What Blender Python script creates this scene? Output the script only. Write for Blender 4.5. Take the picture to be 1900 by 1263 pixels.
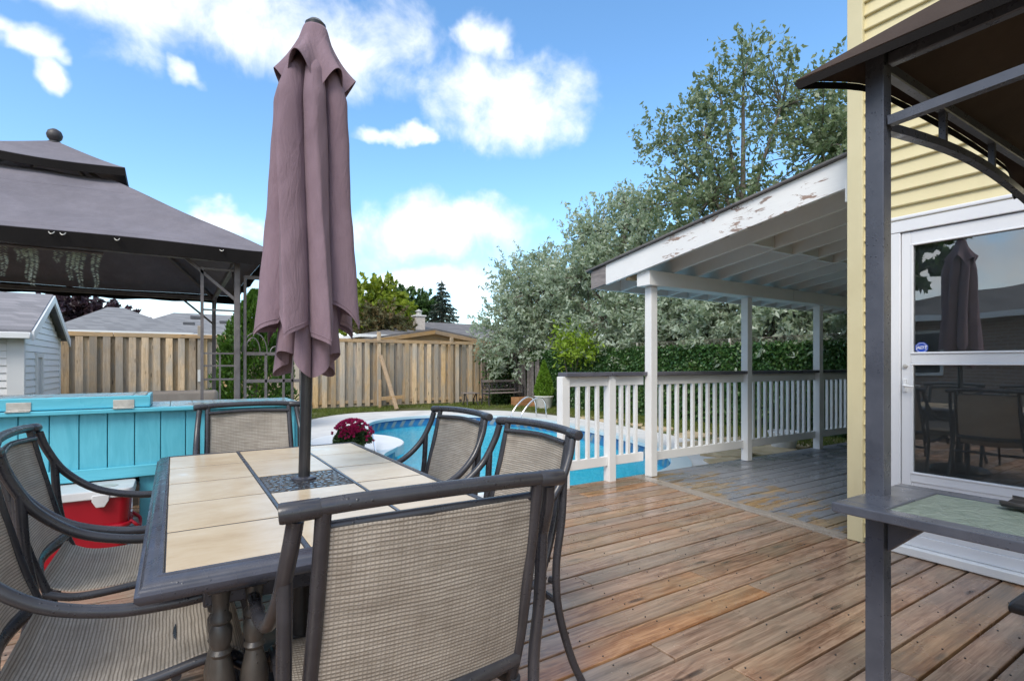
import bpy, bmesh, math, random
import numpy as np
from mathutils import Vector, Matrix, Euler

R = math.radians
random.seed(11)
rng = np.random.default_rng(7)
sc = bpy.context.scene
for o in list(bpy.data.objects):
    bpy.data.objects.remove(o)
C = sc.collection

# ------------------------------------------------------------------ camera
# world axes: +X runs along the deck boards, +Y towards the back fence, deck top at z = 0
EYE = 1.18
cam_d = bpy.data.cameras.new("camera")
cam = bpy.data.objects.new("camera", cam_d)
C.objects.link(cam)
cam.location = (0, 0, EYE)
cam.rotation_euler = (R(90), 0, -math.atan2(0.539, 0.842))
cam_d.sensor_width = 36.0
cam_d.lens = 36.0 * 980.0 / 1900.0
cam_d.shift_y = (676.0 - 631.5) / 1900.0
cam_d.clip_start = 0.02
cam_d.clip_end = 4000.0
sc.camera = cam

# ------------------------------------------------------------------ render / exposure
sc.render.engine = 'CYCLES'
sc.cycles.use_denoising = True
sc.cycles.max_bounces = 8
sc.cycles.diffuse_bounces = 3
sc.cycles.glossy_bounces = 4
sc.cycles.transparent_max_bounces = 12
sc.cycles.caustics_reflective = False
sc.cycles.caustics_refractive = False
sc.view_settings.view_transform = 'Standard'
sc.view_settings.look = 'None'
sc.view_settings.gamma = 1.0
sc.view_settings.use_curve_mapping = False
sc.view_settings.exposure = 1.3

# ------------------------------------------------------------------ node helper
class NT:
    def __init__(s, tree):
        s.t = tree; s.n = tree.nodes; s.l = tree.links
    def new(s, typ, **kw):
        n = s.n.new(typ)
        for k, v in kw.items(): setattr(n, k, v)
        return n
    def put(s, sock, v):
        if v is None: return
        if isinstance(v, bpy.types.NodeSocket): s.l.new(v, sock)
        else:
            if hasattr(sock.default_value, '__len__'):
                if not hasattr(v, '__len__'): v = (v, v, v)
                if len(sock.default_value) == 4 and len(v) == 3: v = (*v, 1)
                sock.default_value = v
            else: sock.default_value = v
    def math(s, op, a, b=None, c=None, clamp=False):
        n = s.new('ShaderNodeMath', operation=op, use_clamp=clamp)
        s.put(n.inputs[0], a); s.put(n.inputs[1], b); s.put(n.inputs[2], c)
        return n.outputs[0]
    def vmath(s, op, a, b=None):
        n = s.new('ShaderNodeVectorMath', operation=op)
        s.put(n.inputs[0], a); s.put(n.inputs[1], b)
        return n.outputs[0]
    def noise(s, vec, scale=5, detail=4, rough=0.55, dist=0.0, color=False):
        n = s.new('ShaderNodeTexNoise')
        if vec is not None: s.l.new(vec, n.inputs['Vector'])
        n.inputs['Scale'].default_value = scale; n.inputs['Detail'].default_value = detail
        n.inputs['Roughness'].default_value = rough; n.inputs['Distortion'].default_value = dist
        return n.outputs['Color'] if color else n.outputs['Fac']
    def voronoi(s, vec, scale=5, feature='F1', out='Distance', rand=1.0):
        n = s.new('ShaderNodeTexVoronoi', feature=feature)
        if vec is not None: s.l.new(vec, n.inputs['Vector'])
        n.inputs['Scale'].default_value = scale
        n.inputs['Randomness'].default_value = rand
        return n.outputs[out]
    def ramp(s, fac, stops, interp='LINEAR'):
        n = s.new('ShaderNodeValToRGB'); cr = n.color_ramp; cr.interpolation = interp
        while len(cr.elements) < len(stops): cr.elements.new(0.5)
        for e, (p, c) in zip(cr.elements, stops):
            e.position = p
            e.color = (c, c, c, 1) if not hasattr(c, '__len__') else (*c, 1)
        s.put(n.inputs[0], fac)
        return n.outputs[0]
    def mix(s, fac, a, b, blend='MIX'):
        n = s.new('ShaderNodeMix', data_type='RGBA', blend_type=blend)
        s.put(n.inputs[0], fac); s.put(n.inputs[6], a); s.put(n.inputs[7], b)
        return n.outputs[2]
    def maprange(s, v, a, b, c=0.0, d=1.0, smooth=False):
        n = s.new('ShaderNodeMapRange', interpolation_type='SMOOTHSTEP' if smooth else 'LINEAR')
        s.put(n.inputs[0], v); s.put(n.inputs[1], a); s.put(n.inputs[2], b); s.put(n.inputs[3], c); s.put(n.inputs[4], d)
        return n.outputs[0]
    def scale(s, vec, sx, sy, sz, off=None):
        v = s.vmath('MULTIPLY', vec, (sx, sy, sz))
        if off is not None: v = s.vmath('ADD', v, off)
        return v
    def bump(s, h, strength=0.3, dist=0.01, normal=None):
        n = s.new('ShaderNodeBump')
        n.inputs['Strength'].default_value = strength; n.inputs['Distance'].default_value = dist
        s.put(n.inputs['Height'], h)
        if normal is not None: s.l.new(normal, n.inputs['Normal'])
        return n.outputs[0]
    def pos(s): return s.new('ShaderNodeNewGeometry').outputs['Position']
    def obj(s): return s.new('ShaderNodeTexCoord').outputs['Object']
    def uv(s): return s.new('ShaderNodeTexCoord').outputs['UV']
    def island(s): return s.new('ShaderNodeNewGeometry').outputs['Random Per Island']
    def orand(s): return s.new('ShaderNodeObjectInfo').outputs['Random']
    def sep(s, v):
        n = s.new('ShaderNodeSeparateXYZ'); s.l.new(v, n.inputs[0]); return n.outputs
    def comb(s, x, y, z):
        n = s.new('ShaderNodeCombineXYZ'); s.put(n.inputs[0], x); s.put(n.inputs[1], y); s.put(n.inputs[2], z); return n.outputs[0]

# ------------------------------------------------------------------ world: daylight sky with fair-weather cloud
SUN_AZ, SUN_EL = R(232), R(46)         # azimuth from +Y towards +X: high behind the camera, to its left
w = bpy.data.worlds.new("World"); sc.world = w; w.use_nodes = True
wt = NT(w.node_tree); wt.n.clear()
sky = wt.new('ShaderNodeTexSky', sky_type='NISHITA')
sky.sun_disc = False
sky.sun_elevation = SUN_EL; sky.sun_rotation = SUN_AZ
sky.altitude = 100; sky.air_density = 1.0; sky.dust_density = 0.6; sky.ozone_density = 1.6
d3 = wt.vmath('NORMALIZE', wt.new('ShaderNodeTexCoord').outputs['Generated'])
wx, wy, wz = wt.sep(d3)
az = wt.math('ARCTAN2', wx, wy); el = wt.math('ARCSINE', wz)
nA = wt.sep(wt.noise(d3, 5.0, 5, 0.55, 0.2, color=True))
nB = wt.noise(d3, 11.0, 7, 0.60, 0.3)
azd = wt.math('ADD', az, wt.maprange(nA[0], 0.3, 0.7, -0.07, 0.07))
eld = wt.math('ADD', el, wt.maprange(nA[1], 0.3, 0.7, -0.035, 0.035))
clouds = [(-0.030, .505, .185, .085), (0.230, .525, .190, .085), (0.49, .550, .060, .042), (0.565, .458, .185, .078),
          (0.443, .246, .195, .060), (0.385, .148, .16, .034), (-0.19, .406, .045, .026), (-0.17, .372, .038, .022),
          (0.058, .420, .045, .018), (0.085, .222, .075, .030), (-0.16, .485, .12, .035), (0.378, .400, .055, .020),
          (0.75, .02, .4, .03), (0.0, .05, .3, .03)]
fld = None
for ca, ce, ra, rb in clouds:
    a1 = wt.math('DIVIDE', wt.math('SUBTRACT', azd, ca), ra)
    e1 = wt.math('DIVIDE', wt.math('SUBTRACT', eld, ce), rb)
    q = wt.math('SUBTRACT', 1.0, wt.math('ADD', wt.math('MULTIPLY', a1, a1), wt.math('MULTIPLY', e1, e1)))
    fld = q if fld is None else wt.math('SMOOTH_MAX', fld, q, 0.25)
fld = wt.math('MAXIMUM', fld, -1.2)
# same kind of cloud out of view, its cover thickened to whiten ambient light
away = wt.maprange(wt.math('ABSOLUTE', wt.math('SUBTRACT', az, 0.57)), 0.95, 1.25, 0.0, 1.0, True)
high = wt.maprange(el, 0.62, 0.8, 0.0, 1.0, True)
gen = wt.math('MULTIPLY', wt.math('MAXIMUM', away, high),
              wt.maprange(wt.noise(wt.scale(d3, 1, 1, 1.9), 2.6, 6, 0.55), 0.34, 0.58, -0.8, 1.2))
gen = wt.math('ADD', gen, wt.math('MULTIPLY', wt.math('SUBTRACT', 1.0, wt.math('MAXIMUM', away, high)), -1.2))
fld = wt.math('SMOOTH_MAX', fld, gen, 0.2)
edge = wt.math('ADD', fld, wt.maprange(nB, 0.25, 0.75, -0.62, 0.62))
mask = wt.maprange(edge, -0.36, 1.3, 0.0, 1.0, True)
veil = wt.maprange(el, -0.02, 0.30, 0.55, 0.05, True)
skc = wt.new('ShaderNodeHueSaturation'); skc.inputs['Saturation'].default_value = 1.2; skc.inputs['Value'].default_value = 0.97
skc.inputs['Hue'].default_value = 0.496
wt.l.new(sky.outputs[0], skc.inputs['Color'])
nC = wt.noise(d3, 16.0, 5, 0.55)
ccol = wt.mix(wt.maprange(wt.math('ADD', nC, wt.math('MULTIPLY', edge, 0.18)), 0.35, 0.80, 0, 1, True), (3.6, 3.85, 4.3), (4.7, 4.75, 4.8))
col = wt.mix(wt.math('MULTIPLY', veil, 0.36), skc.outputs[0], (3.6, 4.0, 4.5))
col = wt.mix(wt.math('MULTIPLY', mask, 0.97), col, ccol)
bg = wt.new('ShaderNodeBackground'); bg.inputs['Strength'].default_value = 0.125
wt.l.new(col, bg.inputs[0])
wo = wt.new('ShaderNodeOutputWorld'); wt.l.new(bg.outputs[0], wo.inputs[0])

sun_d = bpy.data.lights.new("sun", 'SUN'); sun_d.energy = 1.2; sun_d.angle = R(26); sun_d.color = (1.0, 0.93, 0.83)
sun = bpy.data.objects.new("sun", sun_d); C.objects.link(sun)
sdir = Vector((math.sin(SUN_AZ) * math.cos(SUN_EL), math.cos(SUN_AZ) * math.cos(SUN_EL), math.sin(SUN_EL)))
sun.rotation_euler = sdir.to_track_quat('Z', 'Y').to_euler()
sun.location = (-4, -4, 12)

# ------------------------------------------------------------------ materials
M = {}
def mat(name):
    m = bpy.data.materials.new(name); m.use_nodes = True
    t = NT(m.node_tree); t.n.clear()
    out = t.new('ShaderNodeOutputMaterial'); M[name] = m
    return t, out
def princ(t, out, base, rough=0.5, metal=0.0, normal=None, spec=None, coat=None, coat_r=0.1, sheen=None, transl=None):
    p = t.new('ShaderNodeBsdfPrincipled')
    t.put(p.inputs['Base Color'], base); t.put(p.inputs['Roughness'], rough); t.put(p.inputs['Metallic'], metal)
    if normal is not None: t.l.new(normal, p.inputs['Normal'])
    if spec is not None: t.put(p.inputs['Specular IOR Level'], spec)
    if coat is not None: t.put(p.inputs['Coat Weight'], coat); t.put(p.inputs['Coat Roughness'], coat_r)
    if sheen is not None: t.put(p.inputs['Sheen Weight'], sheen)
    sh = p.outputs[0]
    if transl is not None:
        tr = t.new('ShaderNodeBsdfTranslucent'); t.put(tr.inputs[0], transl[1])
        mx = t.new('ShaderNodeMixShader'); mx.inputs[0].default_value = transl[0]
        t.l.new(sh, mx.inputs[1]); t.l.new(tr.outputs[0], mx.inputs[2]); sh = mx.outputs[0]
    t.l.new(sh, out.inputs[0])
    return p

def wood(name, axis, cols, weather, knots=True, rough=(0.15, 0.55), wscale=0.9, wamt=0.6, paint=None, bumps=0.35, var=0.5):
    """weathered board: grain runs along `axis`; per-object shift so no two boards match"""
    t, out = mat(name)
    r = t.orand()
    off = t.comb(t.math('MULTIPLY', r, 37.0), t.math('MULTIPLY', r, 91.0), t.math('MULTIPLY', r, 53.0))
    p = t.pos()
    k = [16.0, 16.0, 16.0]; k[axis] = 0.9
    v = t.scale(p, *k, off=off)
    warp = t.vmath('ADD', v, t.vmath('MULTIPLY', t.noise(t.scale(p, 2, 2, 2, off=off), 1.5, 2, 0.5, 0, color=True), (1.6, 1.6, 1.6)))
    g1 = t.noise(warp, 1.6, 8, 0.62, 0.6)
    k2 = [55.0, 55.0, 55.0]; k2[axis] = 2.2
    g2 = t.noise(t.scale(p, *k2, off=off), 1.0, 4, 0.6)
    k3 = [150.0, 150.0, 150.0]; k3[axis] = 3.0
    g3 = t.noise(t.scale(p, *k3, off=off), 1.0, 3, 0.65)
    g = t.math('ADD', t.math('ADD', t.math('MULTIPLY', g1, 0.46), t.math('MULTIPLY', g2, 0.30)), t.math('MULTIPLY', g3, 0.24))
    base = t.ramp(g, [(0.33, cols[0]), (0.46, cols[1]), (0.57, cols[2]), (0.72, cols[3])])
    if knots:
        kk = [9.0, 9.0, 9.0]; kk[axis] = 2.1
        kd = t.voronoi(t.scale(p, *kk, off=off), 1.0)
        km = t.maprange(kd, 0.07, 0.17, 1.0, 0.0, True)
        base = t.mix(t.math('MULTIPLY', km, 0.75), base, tuple(c * 0.35 for c in cols[0]))
    ws = [wscale * 2.2] * 3; ws[axis] = wscale
    wn = t.noise(t.scale(p, *ws, off=t.vmath('MULTIPLY', off, (0.25, 0.25, 0.25))), 1.6, 6, 0.62)
    wm = t.maprange(wn, 0.40, 0.62, 0.0, wamt, True)
    base = t.mix(wm, base, t.mix(g, tuple(c * 0.55 for c in weather), weather))
    hv = t.new('ShaderNodeHueSaturation')
    t.put(hv.inputs['Value'], t.maprange(t.math('FRACT', t.math('MULTIPLY', r, 7.31)), 0, 1, 1 - var * 0.5, 1 + var * 0.45))
    t.put(hv.inputs['Saturation'], t.maprange(t.math('FRACT', t.math('MULTIPLY', r, 3.77)), 0, 1, 0.75, 1.2))
    t.l.new(base, hv.inputs['Color'])
    base = hv.outputs[0]
    wet = t.noise(p, 1.9, 5, 0.6)
    ro = t.maprange(wet, 0.38, 0.60, rough[0], rough[1], True)
    h = t.math('ADD', t.math('MULTIPLY', g1, 0.4), t.math('ADD', t.math('MULTIPLY', g2, 0.35), t.math('MULTIPLY', g3, 0.25)))
    if paint is not None:
        pm, pcol = paint(t, p, off, g1, g2)
        base = t.mix(pm, base, pcol)
    princ(t, out, base, ro, normal=t.bump(h, bumps, 0.006), spec=0.5)

wood('deck_wood', 0, [(.065, .032, .019), (.235, .130, .078), (.40, .25, .16), (.54, .385, .27)], (.335, .28, .20),
     rough=(0.06, 0.36), wamt=0.5, var=0.34, bumps=.42)
def porch_paint(t, p, off, g1, g2):
    x, y, z = t.sep(p)
    dv = t.math('SUBTRACT', x, t.math('ADD', 3.66, t.math('MULTIPLY', y, 0.123)))   # distance from the divider board: foot traffic wears the paint there
    n = t.noise(t.scale(p, 1.1, 3.6, 1), 1.6, 7, 0.68, 0.4)
    n = t.math('ADD', t.math('MULTIPLY', n, 0.75), t.math('MULTIPLY', g1, 0.25))
    keep = t.maprange(t.math('ADD', n, t.math('MULTIPLY', dv, 0.125)), 0.525, 0.57, 0.0, 1.0)
    c = t.mix(g2, (.15, .165, .20), (.24, .255, .29))
    return t.math('MULTIPLY', keep, 0.96), c
wood('porch_wood', 0, [(.10, .055, .03), (.26, .17, .09), (.42, .29, .15), (.52, .38, .22)], (.25, .23, .18),
     rough=(0.14, 0.45), paint=porch_paint, var=0.25)
wood('fence_wood', 2, [(.24, .155, .08), (.47, .33, .19), (.61, .455, .285), (.70, .56, .385)], (.45, .415, .36),
     rough=(0.65, 0.85), wscale=0.5, wamt=0.8, var=0.75)
wood('fence_rail_wood', 0, [(.24, .13, .05), (.42, .25, .10), (.52, .34, .16), (.6, .42, .22)], (.34, .29, .22),
     rough=(0.65, 0.85), wscale=0.5, wamt=0.5, var=0.5)
wood('raw_timber', 1, [(.30, .18, .08), (.45, .28, .13), (.55, .37, .2), (.62, .45, .27)], (.4, .33, .24), rough=(.6, .8), wamt=.3)
def aqua_paint(axis):
    def f(t, p, off, g1, g2):
        n = t.noise(p, 7.0, 6, 0.7)
        k = [26.0] * 3; k[axis] = 5.0
        ch = t.noise(t.scale(p, *k, off=off), 1.0, 3, 0.6)
        keep = t.maprange(t.math('ADD', n, t.math('MULTIPLY', ch, 0.35)), 0.40, 0.44, 0.0, 1.0)
        c = t.mix(t.maprange(g1, .3, .7), (.085, .43, .55), (.13, .53, .66))
        return keep, c
    return f
wood('aqua_board', 2, [(.10, .12, .12), (.2, .24, .25), (.3, .35, .36), (.36, .42, .43)], (.25, .32, .35), rough=(.28, .5), paint=aqua_paint(2), var=.12, bumps=.3)
wood('aqua_rail', 0, [(.10, .12, .12), (.2, .24, .25), (.3, .35, .36), (.36, .42, .43)], (.25, .32, .35), rough=(.22, .45), paint=aqua_paint(0), var=.10, bumps=.3)
def top_paint(t, p, off, g1, g2):
    n = t.noise(p, 4.0, 6, 0.7)
    keep = t.maprange(t.math('ADD', n, t.math('MULTIPLY', g1, .6)), 0.72, 0.92, 0.0, 0.85)
    return keep, (.14, .43, .52)
wood('aqua_worn', 1, [(.16, .18, .18), (.26, .28, .28), (.36, .38, .38), (.42, .44, .44)], (.34, .38, .38), rough=(.10, .35), paint=top_paint, var=.2)
def white_paint(amount, axis):
    def f(t, p, off, g1, g2):
        k = [10.0] * 3; k[axis] = 2.6
        n = t.noise(t.scale(p, *k, off=off), 1.3, 8, 0.72, 0.5)
        n2 = t.noise(t.scale(p, 1, 1, 1, off=off), 2.0, 3, 0.6)
        keep = t.maprange(t.math('ADD', n, t.math('MULTIPLY', n2, 0.5)), amount, amount + 0.03, 0.0, 1.0)
        c = t.mix(t.noise(p, 3.0, 5, .65), (.70, .71, .71), (.84, .84, .83))
        return keep, c
    return f
gw = [(.10, .075, .06), (.22, .17, .14), (.33, .27, .23), (.42, .36, .31)]
wood('white_post', 2, gw, (.3, .29, .28), rough=(.4, .6), paint=white_paint(0.44, 2), var=.06, knots=False, bumps=.12)
wood('white_rail', 0, gw, (.3, .29, .28), rough=(.4, .6), paint=white_paint(0.44, 0), var=.06, knots=False, bumps=.12)
wood('white_rafter', 1, gw, (.3, .29, .28), rough=(.45, .65), paint=white_paint(0.40, 1), var=.06, knots=False, bumps=.10)
wood('peeling_rake', 1, [(.16, .09, .06), (.30, .18, .13), (.42, .28, .21), (.5, .36, .28)], (.35, .28, .24), rough=(.45, .7), paint=white_paint(0.622, 1), var=.02, knots=False, bumps=.45)
wood('bare_grey_wood', 1, [(.07, .06, .06), (.16, .14, .135), (.25, .22, .21), (.33, .3, .28)], (.2, .19, .19), rough=(.6, .8))
wood('divider_wood', 1, [(.12, .10, .085), (.27, .23, .195), (.38, .33, .285), (.47, .42, .37)], (.33, .30, .27), rough=(.12, .4), var=.1)
wood('grey_cap', 0, [(.05, .05, .06), (.10, .10, .12), (.14, .14, .17), (.2, .2, .23)], (.12, .12, .15), rough=(.18, .45), knots=False, var=.1, bumps=.2)

def simple(name, c1, c2=None, rough=0.5, scale=6.0, metal=0.0, bumpv=0.0, bscale=40.0, spec=None, rough2=None, **kw):
    t, out = mat(name); p = t.pos()
    n = t.noise(p, scale, 6, 0.6)
    base = t.mix(t.maprange(n, 0.3, 0.7), c1, c2 or tuple(min(1, c * 1.12) for c in c1))
    ro = rough if rough2 is None else t.maprange(t.noise(p, scale * 1.7, 5, .6), .35, .65, rough, rough2)
    nm = t.bump(t.noise(p, bscale, 5, 0.6), bumpv, 0.01) if bumpv else None
    princ(t, out, base, ro, metal, nm, spec, **kw)

def wet_metal(name, c1, c2, rough=.28):
    """powder-coated tube with dust and standing droplets"""
    t, out = mat(name); p = t.pos()
    n = t.noise(p, 9, 6, .62)
    base = t.mix(t.maprange(n, .35, .68), c1, c2)
    dr = t.voronoi(p, 85.0)
    dm = t.maprange(dr, .13, .26, 1.0, 0.0, True)
    few = t.maprange(t.noise(p, 7.0, 3, .6), .53, .62, 0, 1, True)
    dm = t.math('MULTIPLY', dm, few)
    nm = t.bump(dm, .4, .002, t.bump(t.noise(p, 260, 3, .6), .08, .002))
    ro = t.math('SUBTRACT', t.maprange(t.noise(p, 14, 5, .6), .35, .65, rough, rough + .16), t.math('MULTIPLY', dm, .2))
    base = t.mix(t.math('MULTIPLY', dm, .55), base, tuple(c * .3 for c in c1))
    princ(t, out, base, ro, 0.0, nm, .6)
wet_metal('chair_metal', (.024, .024, .029), (.046, .045, .053), .22)
wet_metal('table_metal', (.036, .038, .050), (.062, .064, .082), .20)
wet_metal('canopy_metal', (.055, .062, .082), (.085, .093, .118), .24)
wet_metal('bronze_metal', (.040, .036, .033), (.085, .072, .06), .3)
wet_metal('gazebo_metal', (.10, .085, .085), (.17, .15, .15), .35)
simple('pole_metal', (.018, .018, .021), (.03, .03, .034), rough=.25)
simple('black_plastic', (.012, .012, .014), (.022, .022, .025), rough=.35, bumpv=.15)
simple('concrete', (.52, .52, .51), (.68, .68, .67), rough=.5, rough2=.8, scale=1.6, bumpv=.12, bscale=30)
simple('pool_edging', (.56, .68, .74), (.66, .76, .80), rough=.35, scale=2)
simple('white_vinyl', (.74, .75, .76), (.81, .82, .82), rough=.38, scale=2)
simple('white_door', (.72, .74, .77), (.80, .81, .83), rough=.3, scale=1.5)
simple('white_fibreglass', (.72, .75, .76), (.82, .84, .84), rough=.4, scale=2)
simple('dark_door', (.04, .042, .046), (.055, .056, .06), rough=.35, scale=3)
simple('chrome', (.7, .72, .74), (.8, .8, .8), rough=.12, metal=1.0)
simple('zinc', (.42, .40, .36), (.62, .60, .55), rough=.45, metal=.35, scale=18, bumpv=.1)
simple('red_plastic', (.30, .003, .012), (.40, .006, .020), rough=.3, scale=3)
simple('lid_plastic', (.48, .49, .50), (.64, .64, .64), rough=.4, scale=5)
simple('cushion', (.36, .30, .25), (.47, .40, .34), rough=.85, scale=9, bumpv=.2, bscale=160)
simple('soil', (.055, .038, .025), (.12, .088, .055), rough=.9, scale=5, bumpv=.5, bscale=24)
simple('flagstone', (.36, .27, .15), (.56, .46, .30), rough=.6, rough2=.85, scale=4, bumpv=.5, bscale=16)
simple('cedar_box', (.30, .14, .06), (.42, .22, .10), rough=.7, scale=6, bumpv=.3)
simple('terracotta_white', (.55, .55, .54), (.70, .70, .68), rough=.6, scale=6)
simple('bark', (.09, .075, .06), (.20, .17, .14), rough=.85, scale=7, bumpv=.7, bscale=22)
simple('dark_bench_metal', (.03, .027, .03), (.06, .055, .058), rough=.5, scale=12)
simple('bench_slat', (.15, .125, .12), (.26, .22, .20), rough=.7, scale=10)
simple('vent_dark', (.02, .02, .022), (.05, .05, .05), rough=.7)
simple('chimney_brick', (.42, .37, .33), (.55, .50, .45), rough=.85, scale=9, bumpv=.3)
simple('sticker_blue', (.02, .07, .42), (.03, .09, .5), rough=.3)
simple('print_white', (.8, .8, .8), (.85, .85, .85), rough=.4)
simple('dark_void', (.015, .015, .015), (.03, .028, .025), rough=.9)
simple('fern', (.50, .56, .46), (.66, .70, .60), rough=.6, transl=(.35, (.4, .48, .36)))
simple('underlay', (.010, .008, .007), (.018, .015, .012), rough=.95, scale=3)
simple('white_sheath', (.62, .62, .6), (.7, .7, .68), rough=.6)

# asphalt-shingle roofs far off
def shingle(name, c1, c2):
    t, out = mat(name); p = t.pos()
    x, y, z = t.sep(p)
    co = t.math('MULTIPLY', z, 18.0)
    row = t.math('FLOOR', co)
    u = t.math('ADD', t.math('ADD', x, y), t.math('MULTIPLY', row, .137))
    cell = t.comb(t.math('FLOOR', t.math('MULTIPLY', u, 4.0)), row, 0.0)
    wn = t.new('ShaderNodeTexWhiteNoise', noise_dimensions='3D'); t.l.new(cell, wn.inputs[0])
    c = t.mix(wn.outputs[0], c1, c2)
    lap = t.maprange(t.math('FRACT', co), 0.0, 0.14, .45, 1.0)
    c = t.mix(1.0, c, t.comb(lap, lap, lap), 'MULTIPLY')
    c = t.mix(.4, c, t.mix(t.noise(p, 60, 3, .6), tuple(a * .6 for a in c1), c2))
    princ(t, out, c, .9, normal=t.bump(t.math('FRACT', co), .4, .01))
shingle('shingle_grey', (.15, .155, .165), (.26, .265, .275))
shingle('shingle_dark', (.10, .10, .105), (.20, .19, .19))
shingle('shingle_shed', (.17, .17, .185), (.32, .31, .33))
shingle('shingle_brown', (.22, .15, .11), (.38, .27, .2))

# vinyl siding, faint embossed grain
def siding(name, c1, c2, axis):
    t, out = mat(name); p = t.pos()
    k = [40.0] * 3; k[axis] = 2.0
    g = t.noise(t.scale(p, *k), 1.0, 4, .6)
    n = t.noise(p, 1.1, 5, .6)
    c = t.mix(t.maprange(n, .35, .65), c1, c2)
    st = t.maprange(t.noise(t.scale(p, 3, 3, .7), 2.0, 6, .65), .56, .74, 0, .22)
    c = t.mix(st, c, tuple(a * .72 for a in c1))
    princ(t, out, c, .45, normal=t.bump(g, .10, .003))
siding('yellow_siding', (.60, .525, .305), (.67, .595, .37), 1)
siding('yellow_trim', (.60, .535, .33), (.67, .605, .39), 2)
siding('white_siding', (.84, .84, .84), (.88, .88, .88), 1)

# brick (the house across the yard, seen in the door glass)
t, out = mat('brick_wall'); p = t.pos()
x, y, z = t.sep(p)
b = t.new('ShaderNodeTexBrick'); t.l.new(t.comb(t.math('ADD', x, y), z, 0.0), b.inputs[0])
b.inputs['Color1'].default_value = (.24, .13, .09, 1); b.inputs['Color2'].default_value = (.36, .22, .16, 1); b.inputs['Mortar'].default_value = (.42, .40, .37, 1)
b.inputs['Scale'].default_value = 1.0; b.inputs['Brick Width'].default_value = .22; b.inputs['Row Height'].default_value = .075; b.inputs['Mortar Size'].default_value = .01
princ(t, out, b.outputs[0], .85)

# canvas
def canvas(name, c1, c2, transl=None, wr=.8, sheen=.06, crease=0.):
    t, out = mat(name); p = t.pos()
    n = t.noise(t.scale(p, 1, 1, .6), 2.2, 6, .62)
    c = t.mix(t.maprange(n, .34, .66), c1, c2)
    wv = t.noise(p, 420, 2, .5)
    wr_ = t.noise(t.scale(p, 1, 1, 1), 7.0, 4, .6, .6)
    c = t.mix(t.math('MULTIPLY', wv, .25), c, tuple(a * .6 for a in c1))
    nm = t.bump(t.math('ADD', wv, t.math('MULTIPLY', wr_, 5.0)), .22, .004)
    if crease:
        cr = t.noise(t.scale(p, 1, 1, .22), 17.0, 5, .62, 1.2)
        nm = t.bump(cr, crease, .02, nm)
        c = t.mix(t.maprange(t.noise(t.scale(p, 1, 1, .3), 9.0, 5, .7), .45, .75, 0, .28), c, tuple(min(1, a * 1.35) for a in c2))
    princ(t, out, c, wr, normal=nm, sheen=sheen, transl=transl, spec=.15)
canvas('parasol_cloth', (.215, .148, .182), (.295, .21, .25), (.12, (.24, .15, .19)), crease=.45)
canvas('gazebo_cloth', (.150, .140, .162), (.20, .187, .215), crease=.16)
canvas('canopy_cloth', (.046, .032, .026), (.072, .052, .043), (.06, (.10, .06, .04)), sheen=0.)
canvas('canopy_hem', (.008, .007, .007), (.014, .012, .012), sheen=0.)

# woven sling: warp and weft threads over UV (metres)
t, out = mat('sling'); uvv = t.uv()
uu, vv, _ = t.sep(uvv)
def stripes(s, period, sharp):
    f = t.math('ABSOLUTE', t.math('SUBTRACT', t.math('FRACT', t.math('DIVIDE', s, period)), .5))
    return t.maprange(f, sharp, .5, 0, 1, True)
wz_ = t.noise(uvv, 16, 3, .55)
v2 = t.math('ADD', vv, t.math('MULTIPLY', t.math('SUBTRACT', wz_, .5), .006))
weft = stripes(v2, .0092, .14)
warp = stripes(uu, .0085, .22)
streak = t.noise(t.comb(t.math('MULTIPLY', uu, 150.), t.math('MULTIPLY', vv, 4.), 0.), 1., 3, .6)
strw = t.noise(t.comb(t.math('MULTIPLY', uu, 6.), t.math('MULTIPLY', vv, 190.), 0.), 1., 3, .6)
blot = t.noise(uvv, 9, 5, .65)
light = t.mix(t.maprange(streak, .22, .78), (.51, .45, .38), (.70, .635, .55))
light = t.mix(t.maprange(strw, .42, .62, 0, .5), light, (.26, .215, .17))
dark = (.085, .066, .052)
dk = t.math('MAXIMUM', t.math('MULTIPLY', weft, .60), t.math('MULTIPLY', warp, .24))
c = t.mix(dk, light, dark)
c = t.mix(t.maprange(blot, .45, .7, 0, .35), c, (.20, .165, .13))
hgt = t.math('SUBTRACT', 1.0, t.math('MAXIMUM', weft, warp))
princ(t, out, c, .55, normal=t.bump(hgt, .45, .002), transl=(.18, (.46, .40, .32)))
sl_ = out.inputs[0].links[0].from_socket; tp_ = t.new('ShaderNodeBsdfTransparent'); mx = t.new('ShaderNodeMixShader')
t.put(mx.inputs[0], t.math('MULTIPLY', dk, .42)); t.l.new(sl_, mx.inputs[1]); t.l.new(tp_.outputs[0], mx.inputs[2]); t.l.new(mx.outputs[0], out.inputs[0])

# glazed beige tile
t, out = mat('tile'); p = t.pos(); r = t.orand()
off = t.comb(t.math('MULTIPLY', r, 17.), t.math('MULTIPLY', r, 29.), 0.)
n = t.noise(t.scale(p, 3.6, 6.0, 1, off=off), 1.0, 7, .62, .3)
n2 = t.noise(t.scale(p, 20, 34, 1, off=off), 1.0, 5, .7)
c = t.ramp(t.math('ADD', t.math('MULTIPLY', n, .75), t.math('MULTIPLY', n2, .25)), [(.30, (.48, .36, .225)), (.45, (.57, .45, .30)), (.58, (.62, .51, .36)), (.72, (.67, .57, .43))])
princ(t, out, c, t.maprange(t.noise(p, 5, 5, .6), .60, .68, .22, .10), normal=t.bump(t.noise(p, 30, 3, .5), .03, .003), spec=.38)
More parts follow.
